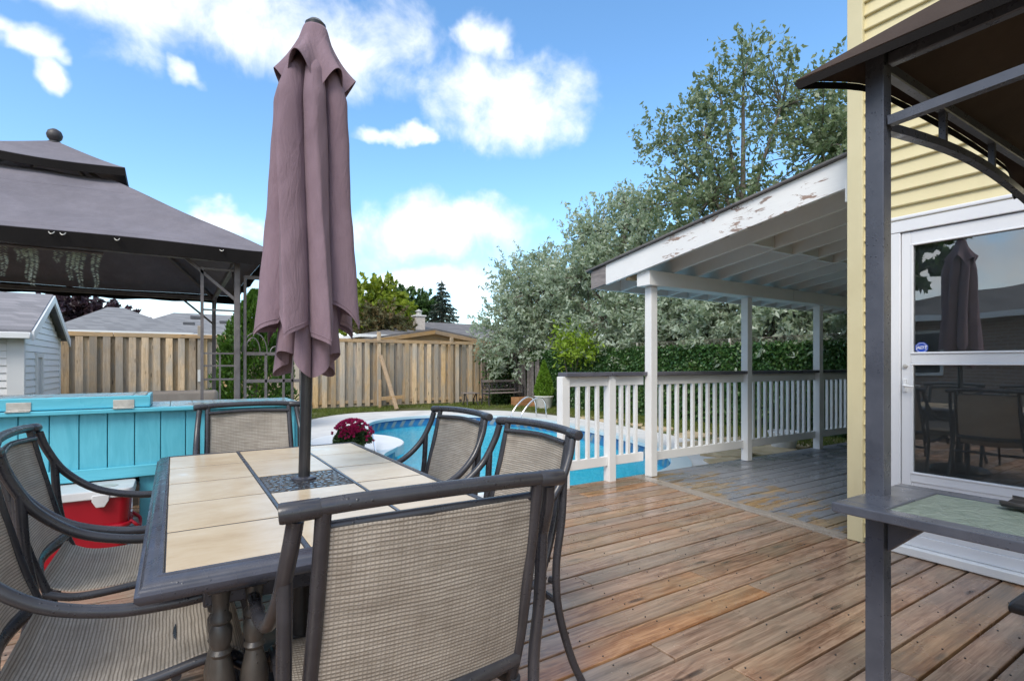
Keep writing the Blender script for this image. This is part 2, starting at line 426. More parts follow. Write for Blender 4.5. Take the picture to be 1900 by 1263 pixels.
# dark mosaic plate
t, out = mat('mosaic'); p = t.pos()
vo = t.voronoi(p, 42, 'DISTANCE_TO_EDGE')
c = t.mix(t.maprange(vo, .02, .10), (.012, .012, .014), (.055, .055, .06))
princ(t, out, c, .14, normal=t.bump(t.maprange(vo, 0, .2), .8, .004))

# pool
t, out = mat('pool_liner'); p = t.pos()
n = t.noise(p, 14, 5, .7)
c = t.mix(t.maprange(n, .42, .6), (.07, .54, .70), (.12, .64, .78))
princ(t, out, c, .5)
t, out = mat('liner_band')
uvv = t.uv(); uu, vv, _ = t.sep(uvv)
ph = t.math('FRACT', t.math('DIVIDE', uu, .26))
wv = t.math('ABSOLUTE', t.math('SUBTRACT', t.math('ADD', ph, t.math('MULTIPLY', vv, .55)), .75))
shp = t.maprange(wv, .16, .24, 1, 0, True)
band = t.math('MULTIPLY', shp, t.math('MULTIPLY', t.maprange(vv, .08, .2), t.maprange(vv, .95, .8)))
c = t.mix(band, t.mix(t.maprange(vv, .0, .9), (.03, .26, .50), (.02, .10, .30)), (.26, .29, .31))
c = t.mix(t.maprange(t.noise(uvv, 9, 4, .6), .4, .7, 0, .4), c, (.10, .16, .22))
princ(t, out, c, .35)
t, out = mat('pool_water'); p = t.pos()
nm = t.bump(t.noise(t.scale(p, 1, 1, 1), 4.5, 4, .6, .4), .28, .05)
fr = t.new('ShaderNodeFresnel'); fr.inputs['IOR'].default_value = 1.33; t.l.new(nm, fr.inputs['Normal'])
tr = t.new('ShaderNodeBsdfTransparent'); tr.inputs[0].default_value = (.80, .96, .985, 1)
gl = t.new('ShaderNodeBsdfGlossy'); gl.inputs['Roughness'].default_value = .02; t.l.new(nm, gl.inputs['Normal'])
mx = t.new('ShaderNodeMixShader'); t.put(mx.inputs[0], t.math('MULTIPLY', fr.outputs[0], .38)); t.l.new(tr.outputs[0], mx.inputs[1]); t.l.new(gl.outputs[0], mx.inputs[2])
t.l.new(mx.outputs[0], out.inputs[0])

# door glass / frosted shelf glass
t, out = mat('door_glass')
fr = t.new('ShaderNodeFresnel'); fr.inputs['IOR'].default_value = 1.9
tr = t.new('ShaderNodeBsdfTransparent'); tr.inputs[0].default_value = (.80, .82, .82, 1)
gl = t.new('ShaderNodeBsdfGlossy'); gl.inputs['Roughness'].default_value = .008
nm = t.bump(t.noise(t.pos(), 1.6, 2, .5), .02, .05); t.l.new(nm, gl.inputs['Normal'])
mx = t.new('ShaderNodeMixShader'); t.put(mx.inputs[0], t.math('ADD', fr.outputs[0], .10))
t.l.new(tr.outputs[0], mx.inputs[1]); t.l.new(gl.outputs[0], mx.inputs[2]); t.l.new(mx.outputs[0], out.inputs[0])
t, out = mat('frosted_glass'); p = t.pos()
n = t.noise(t.scale(p, 1, 1, 1), 26, 5, .6, 1.2)
princ(t, out, t.mix(n, (.20, .27, .23), (.40, .47, .42)), .10, normal=t.bump(n, .9, .010), spec=.7, transl=(.35, (.4, .5, .44)))
simple('window_glass', (.03, .035, .045), (.05, .055, .065), rough=.06, spec=.8)

# leaves
def leaf(name, cols, rough=.5, tl=.35, hue=.0):
    t, out = mat(name)
    r = t.island(); p = t.pos()
    cl = t.noise(p, 1.6, 3, .6)
    f = t.math('ADD', t.math('MULTIPLY', r, .6), t.math('MULTIPLY', t.maprange(cl, .3, .7), .4))
    st = [(i / (len(cols) - 1), c) for i, c in enumerate(cols)]
    c = t.ramp(f, st)
    princ(t, out, c, rough, transl=(tl, t.mix(.5, c, (cols[-1][0] * 1.0, cols[-1][1] * 1.15, cols[-1][2] * .6))))
leaf('olive_leaf', [(.14, .19, .11), (.30, .37, .27), (.44, .51, .42), (.60, .65, .58)], .45, .40)
leaf('poplar_leaf', [(.07, .105, .045), (.14, .19, .095), (.23, .29, .17), (.38, .43, .33)], .4, .35)
leaf('ivy_leaf', [(.012, .045, .014), (.030, .095, .024), (.065, .15, .036), (.14, .20, .06)], .42, .2)
leaf('lime_leaf', [(.16, .26, .02), (.25, .38, .03), (.34, .46, .05)], .5, .4)
leaf('maple_leaf', [(.07, .12, .015), (.17, .24, .02), (.28, .34, .03), (.36, .40, .06)], .5, .4)
leaf('green_leaf', [(.025, .06, .015), (.05, .11, .025), (.09, .165, .04)], .5, .35)
leaf('rust_leaf', [(.06, .085, .03), (.12, .12, .05), (.22, .13, .06)], .6, .3)
leaf('plum_leaf', [(.020, .010, .016), (.045, .022, .035), (.085, .05, .07)], .5, .25)
leaf('spruce_needle', [(.018, .038, .026), (.035, .062, .046), (.062, .092, .07)], .6, .15)
leaf('cedar_leaf', [(.020, .055, .008), (.045, .115, .012), (.085, .18, .02), (.12, .22, .03)], .55, .3)
leaf('cone_leaf', [(.08, .17, .01), (.14, .27, .02), (.2, .34, .04)], .55, .35)
leaf('mum_leaf', [(.025, .06, .02), (.05, .10, .03), (.09, .15, .06)], .5, .3)
leaf('mum_petal', [(.30, .006, .07), (.50, .02, .14), (.66, .06, .24)], .5, .25)
leaf('grass', [(.05, .085, .012), (.10, .15, .02), (.17, .21, .04), (.25, .24, .09)], .6, .4)

t, out = mat('lawn'); p = t.pos()
n = t.noise(p, 1.2, 7, .68); n2 = t.noise(p, 22, 5, .7)
c = t.mix(t.maprange(n, .40, .58), (.11, .085, .045), (.095, .13, .025))
c = t.mix(t.maprange(n2, .3, .7), t.mix(.5, c, (.04, .04, .015)), c)
princ(t, out, c, .9, normal=t.bump(n2, .7, .03))

# ------------------------------------------------------------------ mesh helpers
def catmull(pts, k=6, closed=False):
    pts = [Vector(p) for p in pts]; n = len(pts); outp = []
    rngi = range(n) if closed else range(n - 1)
    for i in rngi:
        if closed: p0, p1, p2, p3 = (pts[(i + j - 1) % n] for j in range(4))
        else:
            p1, p2 = pts[i], pts[i + 1]
            p0 = pts[i - 1] if i else p1 * 2 - p2
            p3 = pts[i + 2] if i + 2 < n else p2 * 2 - p1
        for j in range(k):
            s = j / k
            outp.append(0.5 * ((2 * p1) + (p2 - p0) * s + (2 * p0 - 5 * p1 + 4 * p2 - p3) * s * s + (3 * p1 - p0 - 3 * p2 + p3) * s ** 3))
    if not closed: outp.append(pts[-1])
    return outp

class MB:
    def __init__(s): s.v = []; s.f = []; s.uvs = {}
    def add(s, vs, fs, uv=None):
        b = len(s.v); s.v += [Vector(p) for p in vs]; s.f += [tuple(b + i for i in f) for f in fs]
        if uv:
            for i, q in enumerate(uv): s.uvs[b + i] = q
        return s
    def box(s, c, size, rot=None):
        hx, hy, hz = (a / 2 for a in size); c = Vector(c)
        vs = [Vector((x, y, z)) for x in (-hx, hx) for y in (-hy, hy) for z in (-hz, hz)]
        if rot is not None:
            m = Euler(rot).to_matrix(); vs = [m @ v for v in vs]
        return s.add([v + c for v in vs], [(0, 1, 3, 2), (4, 6, 7, 5), (0, 4, 5, 1), (2, 3, 7, 6), (0, 2, 6, 4), (1, 5, 7, 3)])
    def bb(s, x0, x1, y0, y1, z0, z1): return s.box(((x0 + x1) / 2, (y0 + y1) / 2, (z0 + z1) / 2), (x1 - x0, y1 - y0, z1 - z0))
    def bar(s, a, b, w, h, up=(0, 0, 1)):
        a, b = Vector(a), Vector(b); d = (b - a).normalized(); up = Vector(up)
        if abs(d.dot(up)) > .98: up = Vector((1, 0, 0))
        x = d.cross(up).normalized(); z = x.cross(d)
        vs = [q + x * sx * w / 2 + z * sz * h / 2 for q in (a, b) for sx, sz in ((-1, -1), (1, -1), (1, 1), (-1, 1))]
        return s.add(vs, [(0, 3, 2, 1), (4, 5, 6, 7), (0, 1, 5, 4), (1, 2, 6, 5), (2, 3, 7, 6), (3, 0, 4, 7)])
    def tube(s, path, r, n=10, smooth=0, ry=None, caps=True, closed=False):
        path = catmull(path, smooth, closed) if smooth else [Vector(p) for p in path]
        m = len(path); rings = []
        if not hasattr(r, '__len__'): rad = [r] * m
        else:
            rad = list(np.interp(np.linspace(0, 1, m), np.linspace(0, 1, len(r)), r))
        prev = None; vs = []
        for i, p in enumerate(path):
            a = path[(i - 1) % m] if (closed or i) else p
            b = path[(i + 1) % m] if (closed or i < m - 1) else p
            d = (b - a).normalized()
            if prev is None:
                q = Vector((0, 0, 1)) if abs(d.z) < .9 else Vector((1, 0, 0))
                x = d.cross(q).normalized()
            else:
                x = (prev - d * prev.dot(d)).normalized()
            prev = x; y = d.cross(x)
            for j in range(n):
                th = 2 * math.pi * j / n
                vs.append(p + x * math.cos(th) * rad[i] + y * math.sin(th) * rad[i] * (ry if ry else 1))
        fs = []
        for i in range(m if closed else m - 1):
            i2 = (i + 1) % m
            for j in range(n): fs.append((i * n + j, i * n + (j + 1) % n, i2 * n + (j + 1) % n, i2 * n + j))
        if caps and not closed:
            fs.append(tuple(range(n))[::-1]); fs.append(tuple((m - 1) * n + j for j in range(n)))
        return s.add(vs, fs)
    def lathe(s, prof, n=24, c=(0, 0, 0)):
        c = Vector(c); vs = []; fs = []; m = len(prof)
        for r, z in prof:
            for j in range(n):
                th = 2 * math.pi * j / n; vs.append(c + Vector((r * math.cos(th), r * math.sin(th), z)))
        for i in range(m - 1):
            for j in range(n): fs.append((i * n + j, i * n + (j + 1) % n, (i + 1) * n + (j + 1) % n, (i + 1) * n + j))
        if prof[0][0] > 1e-6: fs.append(tuple(range(n))[::-1])
        if prof[-1][0] > 1e-6: fs.append(tuple((m - 1) * n + j for j in range(n)))
        return s.add(vs, fs)
    def prism(s, poly, z0, z1, tf=None):
        n = len(poly)
        vs = [Vector((x, y, z0)) for x, y in poly] + [Vector((x, y, z1)) for x, y in poly]
        if tf: vs = [tf(v) for v in vs]
        fs = [tuple(range(n))[::-1], tuple(range(n, 2 * n))] + [(i, (i + 1) % n, n + (i + 1) % n, n + i) for i in range(n)]
        return s.add(vs, fs)
    def grid(s, fn, nu, nv, uvf=None, closed_u=False):
        vs = []; uv = []
        for j in range(nv + 1):
            for i in range(nu if closed_u else nu + 1):
                a, b = i / nu, j / nv
                vs.append(fn(a, b)); uv.append(uvf(a, b) if uvf else (a, b))
        W = nu if closed_u else nu + 1; fs = []
        for j in range(nv):
            for i in range(nu):
                i2 = (i + 1) % W if closed_u else i + 1
                fs.append((j * W + i, j * W + i2, (j + 1) * W + i2, (j + 1) * W + i))
        return s.add(vs, fs, uv)

ORIGIN = {}
def link(o): C.objects.link(o); return o
def build(mb, name, material, parent=None, origin=None, bevel=0.0, seg=1, smooth=True, angle=38, solid=0.0, kind=None, label=None):
    off = ORIGIN[parent.name] if parent is not None else Vector(origin or (0, 0, 0))
    me = bpy.data.meshes.new(name)
    me.from_pydata([tuple(v - off) for v in mb.v], [], mb.f)
    bm = bmesh.new(); bm.from_mesh(me)
    bmesh.ops.recalc_face_normals(bm, faces=bm.faces)
    if mb.uvs:
        lay = bm.loops.layers.uv.new('UVMap')
        for f in bm.faces:
            for l in f.loops:
                q = mb.uvs.get(l.vert.index)
                if q: l[lay].uv = q
    if solid:
        bmesh.ops.solidify(bm, geom=bm.faces[:], thickness=solid)
    if bevel:
        es = [e for e in bm.edges if len(e.link_faces) == 2 and e.calc_face_angle(0) > R(30)]
        bmesh.ops.bevel(bm, geom=es, offset=bevel, segments=seg, affect='EDGES', profile=.5, clamp_overlap=True)
    bm.to_mesh(me); bm.free()
    if smooth:
        me.polygons.foreach_set('use_smooth', [True] * len(me.polygons))
        me.set_sharp_from_angle(angle=R(angle))
    me.materials.append(M[material])
    o = link(bpy.data.objects.new(name, me))
    if parent is not None:
        o.parent = parent; ORIGIN[o.name] = off
    else:
        o.location = off; ORIGIN[o.name] = off
    if bevel:
        wnm = o.modifiers.new('weighted', 'WEIGHTED_NORMAL'); wnm.mode = 'FACE_AREA'; wnm.weight = 90; wnm.keep_sharp = True
    if kind: o['kind'] = kind
    if label: o['label'] = label
    return o
def tag(o, label, cat, group=None, kind=None):
    o['label'] = label; o['category'] = cat
    if group: o['group'] = group
    if kind: o['kind'] = kind
    return o
def thing(name, label, cat, loc=(0, 0, 0), group=None):
    o = link(bpy.data.objects.new(name, None)); o.location = loc; o.empty_display_size = .1
    ORIGIN[o.name] = Vector(loc)
    return tag(o, label, cat, group)
def struct(mb, name, material, label=None, **kw):
    o = build(mb, name, material, **kw); o['kind'] = 'structure'
    if label: o['label'] = label
    return o
def dup(root, loc, rotz, label, group=None):
    r = root.copy(); C.objects.link(r); r.location = loc; r.rotation_euler = (0, 0, rotz)
    r['label'] = label
    if group: r['group'] = group
    for ch in list(root.children):
        c = ch.copy(); C.objects.link(c); c.parent = r
        for g in ch.children:
            d = g.copy(); C.objects.link(d); d.parent = c
    return r
def board(name, material, parent, x0, x1, y0, y1, z0, z1, bevel=.003):
    return build(MB().bb(x0, x1, y0, y1, z0, z1), name, material, parent, bevel=bevel)

def leaf_mesh(name, cen, axis, size, width, material, parent=None, origin=None, kind='stuff', bend=.25, aspect=None):
    """many leaves, each a folded four-corner blade; arrays of centres, long axes and lengths"""
    n = len(cen)
    off = np.array(ORIGIN[parent.name] if parent is not None else (origin or (0, 0, 0)), dtype=np.float64)
    ax = axis / np.maximum(np.linalg.norm(axis, axis=1, keepdims=True), 1e-6)
    rnd = rng.normal(size=(n, 3)); sd = np.cross(ax, rnd); sd /= np.maximum(np.linalg.norm(sd, axis=1, keepdims=True), 1e-6)
    nr = np.cross(ax, sd)
    L = size[:, None]; W = L * width
    base = cen - ax * L * .5; tip = cen + ax * L * .5 - nr * L * bend * .6
    lft = cen - sd * W * .5 + nr * L * bend * .3; rgt = cen + sd * W * .5 + nr * L * bend * .3
    vs = np.stack([base, rgt, tip, lft], axis=1).reshape(-1, 3) - off
    me = bpy.data.meshes.new(name)
    me.vertices.add(4 * n); me.vertices.foreach_set('co', vs.ravel().astype(np.float32))
    me.loops.add(4 * n); me.loops.foreach_set('vertex_index', np.arange(4 * n, dtype=np.int32))
    me.polygons.add(n); me.polygons.foreach_set('loop_start', np.arange(0, 4 * n, 4, dtype=np.int32))
    try: me.polygons.foreach_set('loop_total', np.full(n, 4, dtype=np.int32))
    except Exception: pass
    me.update(calc_edges=True); me.validate()
    me.materials.append(M[material])
    o = link(bpy.data.objects.new(name, me))
    if parent is not None: o.parent = parent
    else: o.location = off
    if kind: o['kind'] = kind
    ORIGIN[o.name] = Vector(off)
    return o

# ================================================================== SETTING
G = -0.12                                  # ground level; the deck stands 12 cm above it
PI_ = [(4.3, 4.28), (5.31, 4.55), (6.15, 5.45), (6.6, 6.6), (6.95, 8.3), (7.15, 9.7), (6.75, 11.3), (5.5, 12.2), (4.3, 12.05), (3.6, 11.4),
       (3.25, 10.3), (3.0, 9.4), (3.12, 8.65), (2.95, 7.95), (2.45, 7.2), (2.25, 6.1), (2.5, 5.1), (3.25, 4.42)]
PO_ = [(4.5, 3.3), (6.0, 3.9), (7.1, 4.8), (7.6, 6.2), (8.0, 8.2), (8.2, 10.0), (7.8, 12.6), (6.0, 13.9), (4.0, 14.1), (2.7, 13.0),
       (2.1, 11.8), (1.7, 10.6), (1.4, 9.4), (1.1, 8.3), (.9, 7.2), (.8, 6.0), (.9, 4.9), (2.0, 3.4)]
inner = catmull([(x, y, 0) for x, y in PI_], 8, True)
outer = catmull([(x, y, 0) for x, y in PO_], 8, True)
NP = len(inner); pc = Vector((4.9, 8.3, 0))
def ring(mb, A, za, B, zb, uv=None):
    n = len(A)
    vs = [Vector((p.x, p.y, za)) for p in A] + [Vector((p.x, p.y, zb)) for p in B]
    mb.add(vs, [(i, (i + 1) % n, n + (i + 1) % n, n + i) for i in range(n)])
def normals(A):
    n = len(A); out_ = []
    for i in range(n):
        d = (A[(i + 1) % n] - A[i - 1]).normalized(); out_.append(Vector((d.y, -d.x, 0)))
    return out_
nin = normals(inner)                       # points away from the water (curve runs anticlockwise)
edge_o = [p + n * .24 for p, n in zip(inner, nin)]
lip = [p - n * .02 for p, n in zip(inner, nin)]
mb = MB(); A = outer; za = G
for k in (1.5, 4, 18, 120, 500):
    B = [pc + (p - pc) * k for p in outer]; ring(mb, A, G, B, G); A = B
struct(mb, 'ground', 'lawn', 'patchy lawn and bare soil around the pool', origin=(0, 0, G))
mb = MB(); ring(mb, edge_o, G + .004, outer, G + .004); ring(mb, outer, G + .004, outer, G - .08)
struct(mb, 'pool_surround', 'concrete', 'pale concrete walk round the pool', origin=(4.9, 8.3, G))
mb = MB(); ring(mb, lip, G + .028, edge_o, G + .016); ring(mb, edge_o, G + .016, edge_o, G - .05); ring(mb, lip, G + .028, lip, G - .03); ring(mb, lip, G - .03, inner, G - .03)
struct(mb, 'pool_coping', 'pool_edging', 'pale blue painted pool edge', origin=(4.9, 8.3, G))
mb = MB(); z0, z1 = G - .03, G - .23
arc = [0]
for i in range(NP): arc.append(arc[-1] + (inner[(i + 1) % NP] - inner[i]).length)
vs = []; uv = []
for i in range(NP + 1):
    p = inner[i % NP]
    vs += [(p.x, p.y, z1), (p.x, p.y, z0)]; uv += [(arc[i], 0), (arc[i], 1)]
mb.add(vs, [(2 * i, 2 * i + 2, 2 * i + 3, 2 * i + 1) for i in range(NP)], uv)
pool = struct(mb, 'pool_liner_band', 'liner_band', 'blue liner band with grey wave pattern', origin=(4.9, 8.3, G))
mb = MB(); ring(mb, inner, z1, inner, -1.45); vs = [(p.x, p.y, -1.45) for p in inner]; mb.add(vs, [tuple(range(NP))])
struct(mb, 'pool_basin', 'pool_liner', 'turquoise pool basin', origin=(4.9, 8.3, G))
mb = MB(); mb.add([(p.x, p.y, G - .17) for p in inner], [tuple(range(NP))])
struct(mb, 'pool_water', 'pool_water', 'clear turquoise pool water', origin=(4.9, 8.3, G))
# white step ledge bulging into the pool
def ledge_pt(a, k=1.0): return (2.55 + .72 * k * math.cos(a), 8.75 + 1.05 * k * math.sin(a))
mb = MB(); mb.prism([ledge_pt(a * math.pi / 14) for a in range(28)], G - .13, G + .035)
o = build(mb, 'pool_step', 'white_fibreglass', origin=(2.55, 8.75, G), bevel=.02, seg=3)
tag(o, 'white rounded step ledge bulging into the pool behind the table', 'pool step')

# ---------------- deck: boards run along X; divider board by the porch is set slightly askew
BW, GAP, TH = .1335, .0115, .03
def div_x(y): return 3.88 + (y - 1.82) * .123
DECK_Y1 = 4.03
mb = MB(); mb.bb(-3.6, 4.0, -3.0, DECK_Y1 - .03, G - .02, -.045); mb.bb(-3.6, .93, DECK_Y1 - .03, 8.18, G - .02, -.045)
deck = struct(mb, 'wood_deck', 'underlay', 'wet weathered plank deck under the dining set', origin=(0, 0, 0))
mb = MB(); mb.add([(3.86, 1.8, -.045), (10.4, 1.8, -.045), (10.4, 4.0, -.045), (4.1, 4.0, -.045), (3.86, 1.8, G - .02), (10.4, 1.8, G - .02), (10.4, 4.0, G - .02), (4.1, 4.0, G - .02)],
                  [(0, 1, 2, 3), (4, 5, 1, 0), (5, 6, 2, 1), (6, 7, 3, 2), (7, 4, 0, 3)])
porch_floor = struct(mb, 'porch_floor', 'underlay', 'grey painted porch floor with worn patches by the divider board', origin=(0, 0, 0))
def plank(parent, material, x0a, x0b, x1a, x1b, y0, y1):
    """board from y0 to y1, its ends may be cut askew; slight cup and height difference"""
    dz = random.uniform(-.0022, .0022)
    m_ = MB().prism([(x0a, y0), (x1a, y0), (x1b, y1), (x0b, y1)], -TH + dz, dz)
    return build(m_, 'plank', material, parent, bevel=.0055, seg=2)
screws = []
y = DECK_Y1; row = 0
while y > -2.9:
    y1 = y; y0 = y - BW
    xe0, xe1 = (div_x(y0) - .075, div_x(y1) - .075) if y0 > 1.80 else (3.85, 3.85)
    cuts = [-3.6]
    x = -3.6 + [1.2, 4.4, 2.6, 5.2, 3.5, 1.9, 4.0][row % 7] + random.uniform(-.1, .1)
    while x < 3.3:
        cuts.append(x); x += random.choice([4.8, 4.2, 3.6])
    for i, a in enumerate(cuts):
        last = i == len(cuts) - 1
        b0, b1 = (xe0, xe1) if last else (cuts[i + 1] - .004, cuts[i + 1] - .004)
        plank(deck, 'deck_wood', a, a, b0, b1, y0, y1)
    xx = -3.4
    while xx < 3.8:
        if xx < min(xe0, xe1) - .05:
            screws += [(xx, y0 + .028), (xx, y1 - .028)]
        xx += .405
    y -= BW + GAP; row += 1
y = DECK_Y1 + GAP + BW
while y < 8.2:                                  # the deck goes on under bar and gazebo
    plank(deck, 'deck_wood', -3.6, -3.6, -1.2, -1.2, y - BW, y); plank(deck, 'deck_wood', -1.196, -1.196, .95, .95, y - BW, y)
    y += BW + GAP
mb = MB()
for sx, sy in screws:
    sx += random.uniform(-.012, .012); sy += random.uniform(-.006, .006)
    mb.lathe([(.0036, -.004), (.0036, .0004), (.0, .0003)], 6, (sx, sy, 0.0022))
build(mb, 'deck_screw', 'vent_dark', deck, kind='stuff', smooth=False)
mb = MB().prism([(div_x(1.78) - .07, 1.80), (div_x(1.78) + .07, 1.80), (div_x(DECK_Y1) + .07, DECK_Y1), (div_x(DECK_Y1) - .07, DECK_Y1)], -TH, .003)
build(mb, 'divider_board', 'divider_wood', deck, bevel=.005, seg=2, label='greyish divider board between wooden deck and painted porch')
y = DECK_Y1
while y > 1.9:
    y0 = y - BW
    a0, a1 = div_x(y0) + .075, div_x(y) + .075
    cut = random.choice([7.1, 8.3, 6.5])
    plank(porch_floor, 'porch_wood', a0, a1, cut - .004, cut - .004, y0, y); plank(porch_floor, 'porch_wood', cut, cut, 10.4, 10.4, y0, y)
    y -= BW + GAP
build(MB().bb(1.0, 10.4, DECK_Y1 + .003, DECK_Y1 + .028, G - .02, -.008), 'edge_board', 'deck_wood', deck, bevel=.003)

# ================================================================== YELLOW HOUSE
HX = 3.86                                   # face of the siding, wall runs along Y
house = thing('house', 'pale yellow house wall with horizontal siding and white storm door', 'house', (HX, 0, 0))
mb = MB(); mb.bb(HX + .03, HX + 7, -4.0, 1.76, -.05, 6.0)
build(mb, 'wall', 'white_sheath', house)
DY0, DY1, DZ1 = .56, 1.55, 2.035            # door frame opening
EXP = .0935
k = 0; z = .03
def clap(y0, y1, z):
    # lapped board: thicker at its lower edge, undercut below
    prof = [(HX + .030, z + EXP), (HX + .0165, z + EXP), (HX + .0015, z + .014), (HX - .0035, z + .006), (HX - .0015, z), (HX + .012, z - .004), (HX + .030, z - .004)]
    m_ = MB(); n = len(prof)
    vs = [(x, y0, zz) for x, zz in prof] + [(x, y1, zz) for x, zz in prof]
    m_.add(vs, [tuple(range(n)), tuple(range(n, 2 * n))] + [(i, (i + 1) % n, n + (i + 1) % n, n + i) for i in range(n)])
    return build(m_, 'siding_board', 'yellow_siding', house, angle=25)
while z < 5.9:
    if z < DZ1 + .02:
        clap(DY1 + .002, 1.70, z)
        clap(-4.0, DY0, z)
    else:
        jo = [.2, 1.06, -.6, .75, -.2][k % 5]
        clap(jo, 1.70, z); clap(-4.0, jo - .0015, z)
    z += EXP; k += 1
mb = MB(); mb.bb(HX - .022, HX + .04, 1.693, 1.79, -.0, 5.95); mb.bb(HX + .04, HX + .16, 1.745, 1.79, 0, 5.95)
build(mb, 'corner_trim', 'yellow_trim', house, bevel=.006, seg=2)
mb = MB(); mb.bb(HX + .045, HX + 7, 1.765, 1.785, -.05, 6.0); build(mb, 'side_wall', 'yellow_siding', house)
# door surround and storm door
mb = MB()
mb.bb(HX - .030, HX + .05, DY1 - .075, DY1, .0, DZ1 - .03); mb.bb(HX - .030, HX + .05, DY0, DY0 + .075, .0, DZ1 - .03)
mb.bb(HX - .034, HX + .05, DY0 - .01, DY1 + .01, DZ1 - .03, DZ1 + .045); mb.bb(HX - .042, HX - .02, DY0 - .02, DY1 + .02, DZ1 + .047, DZ1 + .07)
build(mb, 'door_surround', 'white_door', house, bevel=.006, seg=2)
SY0, SY1 = DY0 + .078, DY1 - .078
mb = MB(); st = .050
zs = [(.06, .13), (.455, .505), (1.188, 1.243), (1.925, 2.0)]
mb.bb(HX - .020, HX + .012, SY1 - st, SY1, .06, 2.0); mb.bb(HX - .020, HX + .012, SY0, SY0 + st, .06, 2.0)
for a, b in zs: mb.bb(HX - .019, HX + .011, SY0 + st - .001, SY1 - st + .001, a, b)
storm = build(mb, 'storm_door', 'white_door', house, bevel=.005, seg=2)
mb = MB()
for a, b in ((1.243, 1.925), (.505, 1.188)):      # beads round the two panes
    for yy in (SY0 + st, SY1 - st - .013): mb.bb(HX - .024, HX - .006, yy, yy + .013, a, b)
    for zz in (a, b - .013): mb.bb(HX - .025, HX - .006, SY0 + st, SY1 - st, zz, zz + .013)
build(mb, 'glazing_bead', 'white_door', storm, bevel=.003)
for a, b in ((1.244, 1.924), (.506, 1.187)):
    build(MB().bb(HX - .008, HX - .003, SY0 + st + .002, SY1 - st - .002, a, b), 'pane', 'door_glass', storm, smooth=False)
build(MB().bb(HX - .012, HX + .006, SY0 + st, SY1 - st, .13, .455), 'kick_panel', 'white_door', storm, bevel=.003)
mb = MB(); mb.bb(HX - .032, HX - .020, SY1 - .030, SY1 - .012, 1.01, 1.09); mb.tube([(HX - .03, SY1 - .022, 1.05), (HX - .055, SY1 - .024, 1.05), (HX - .060, SY1 - .045, 1.048), (HX - .058, SY1 - .078, 1.043)], .0065, 8, 4)
build(mb, 'handle', 'white_vinyl', storm, bevel=.002)
mb = MB(); mb.lathe([(.0, 0), (.012, 0), (.012, .01), (.0, .012)], 12); mb.v = [Vector((HX - .021 - v.z, SY1 - .022 + v.x, 1.17 + v.y)) for v in mb.v]
build(mb, 'lock', 'zinc', storm)
# alarm sticker on the upper pane
sy, sz, sr = SY1 - st - .052, 1.283, .036
oct_ = [(sy + sr * math.cos(R(22.5 + 45 * i)), sz + sr * math.sin(R(22.5 + 45 * i))) for i in range(8)]
mb = MB(); mb.add([(HX - .0090, a, b) for a, b in oct_], [tuple(range(8))]); build(mb, 'sticker', 'sticker_blue', storm, smooth=False)
oct2 = [(sy + sr * .84 * math.cos(R(22.5 + 45 * i)), sz + sr * .84 * math.sin(R(22.5 + 45 * i))) for i in range(8)]
oct3 = [(sy + sr * .78 * math.cos(R(22.5 + 45 * i)), sz + sr * .78 * math.sin(R(22.5 + 45 * i))) for i in range(8)]
mb = MB(); mb.add([(HX - .0094, a, b) for a, b in oct2 + oct3], [(i, (i + 1) % 8, 8 + (i + 1) % 8, 8 + i) for i in range(8)])
build(mb, 'sticker_border', 'print_white', storm, smooth=False)
fc = bpy.data.curves.new('sticker_text', 'FONT'); fc.body = 'ADT'; fc.size = .026; fc.align_x = 'CENTER'; fc.align_y = 'CENTER'; fc.extrude = .0; fc.offset = .0006; fc.shear = .2
to = link(bpy.data.objects.new('sticker_text', fc)); bpy.context.view_layer.update()
me = bpy.data.meshes.new_from_object(to); bpy.data.objects.remove(to)
me.materials.clear(); me.materials.append(M['print_white'])
to = link(bpy.data.objects.new('sticker_lettering', me)); to.parent = storm
to.matrix_local = Matrix.Translation((-.0096, sy, sz)) @ Matrix(((0, 0, -1, 0), (-1, 0, 0, 0), (0, 1, 0, 0), (0, 0, 0, 1)))
# dark panelled door behind the glass
idoor = build(MB().bb(HX + .075, HX + .12, SY0, SY1, .03, 2.02), 'inner_door', 'dark_door', house)
yw = (SY1 - SY0 - .12 * 3) / 2
for ci in range(2):
    ya = SY0 + .12 + ci * (yw + .12)
    for a, b in ((.16, .78), (.90, 1.50), (1.60, 1.90)):
        m_ = MB()
        r1 = [(ya, a), (ya + yw, a), (ya + yw, b), (ya, b)]; r2 = [(ya + .018, a + .018), (ya + yw - .018, a + .018), (ya + yw - .018, b - .018), (ya + .018, b - .018)]
        r3 = [(ya + .05, a + .05), (ya + yw - .05, a + .05), (ya + yw - .05, b - .05), (ya + .05, b - .05)]
        for q, x_ in ((r1, .074), (r2, .060), (r3, .071)): m_.v += [Vector((HX + x_, yy, zz)) for yy, zz in q]
        m_.f += [(i, (i + 1) % 4, 4 + (i + 1) % 4, 4 + i) for i in range(4)] + [(4 + i, 4 + (i + 1) % 4, 8 + (i + 1) % 4, 8 + i) for i in range(4)] + [(8, 9, 10, 11)]
        build(m_, 'door_panel', 'dark_door', idoor, smooth=False)
mb = MB(); mb.bb(HX - .06, HX + .08, DY0 - .02, DY1 + .02, .004, .058); build(mb, 'door_sill', 'white_rail', house, bevel=.006)

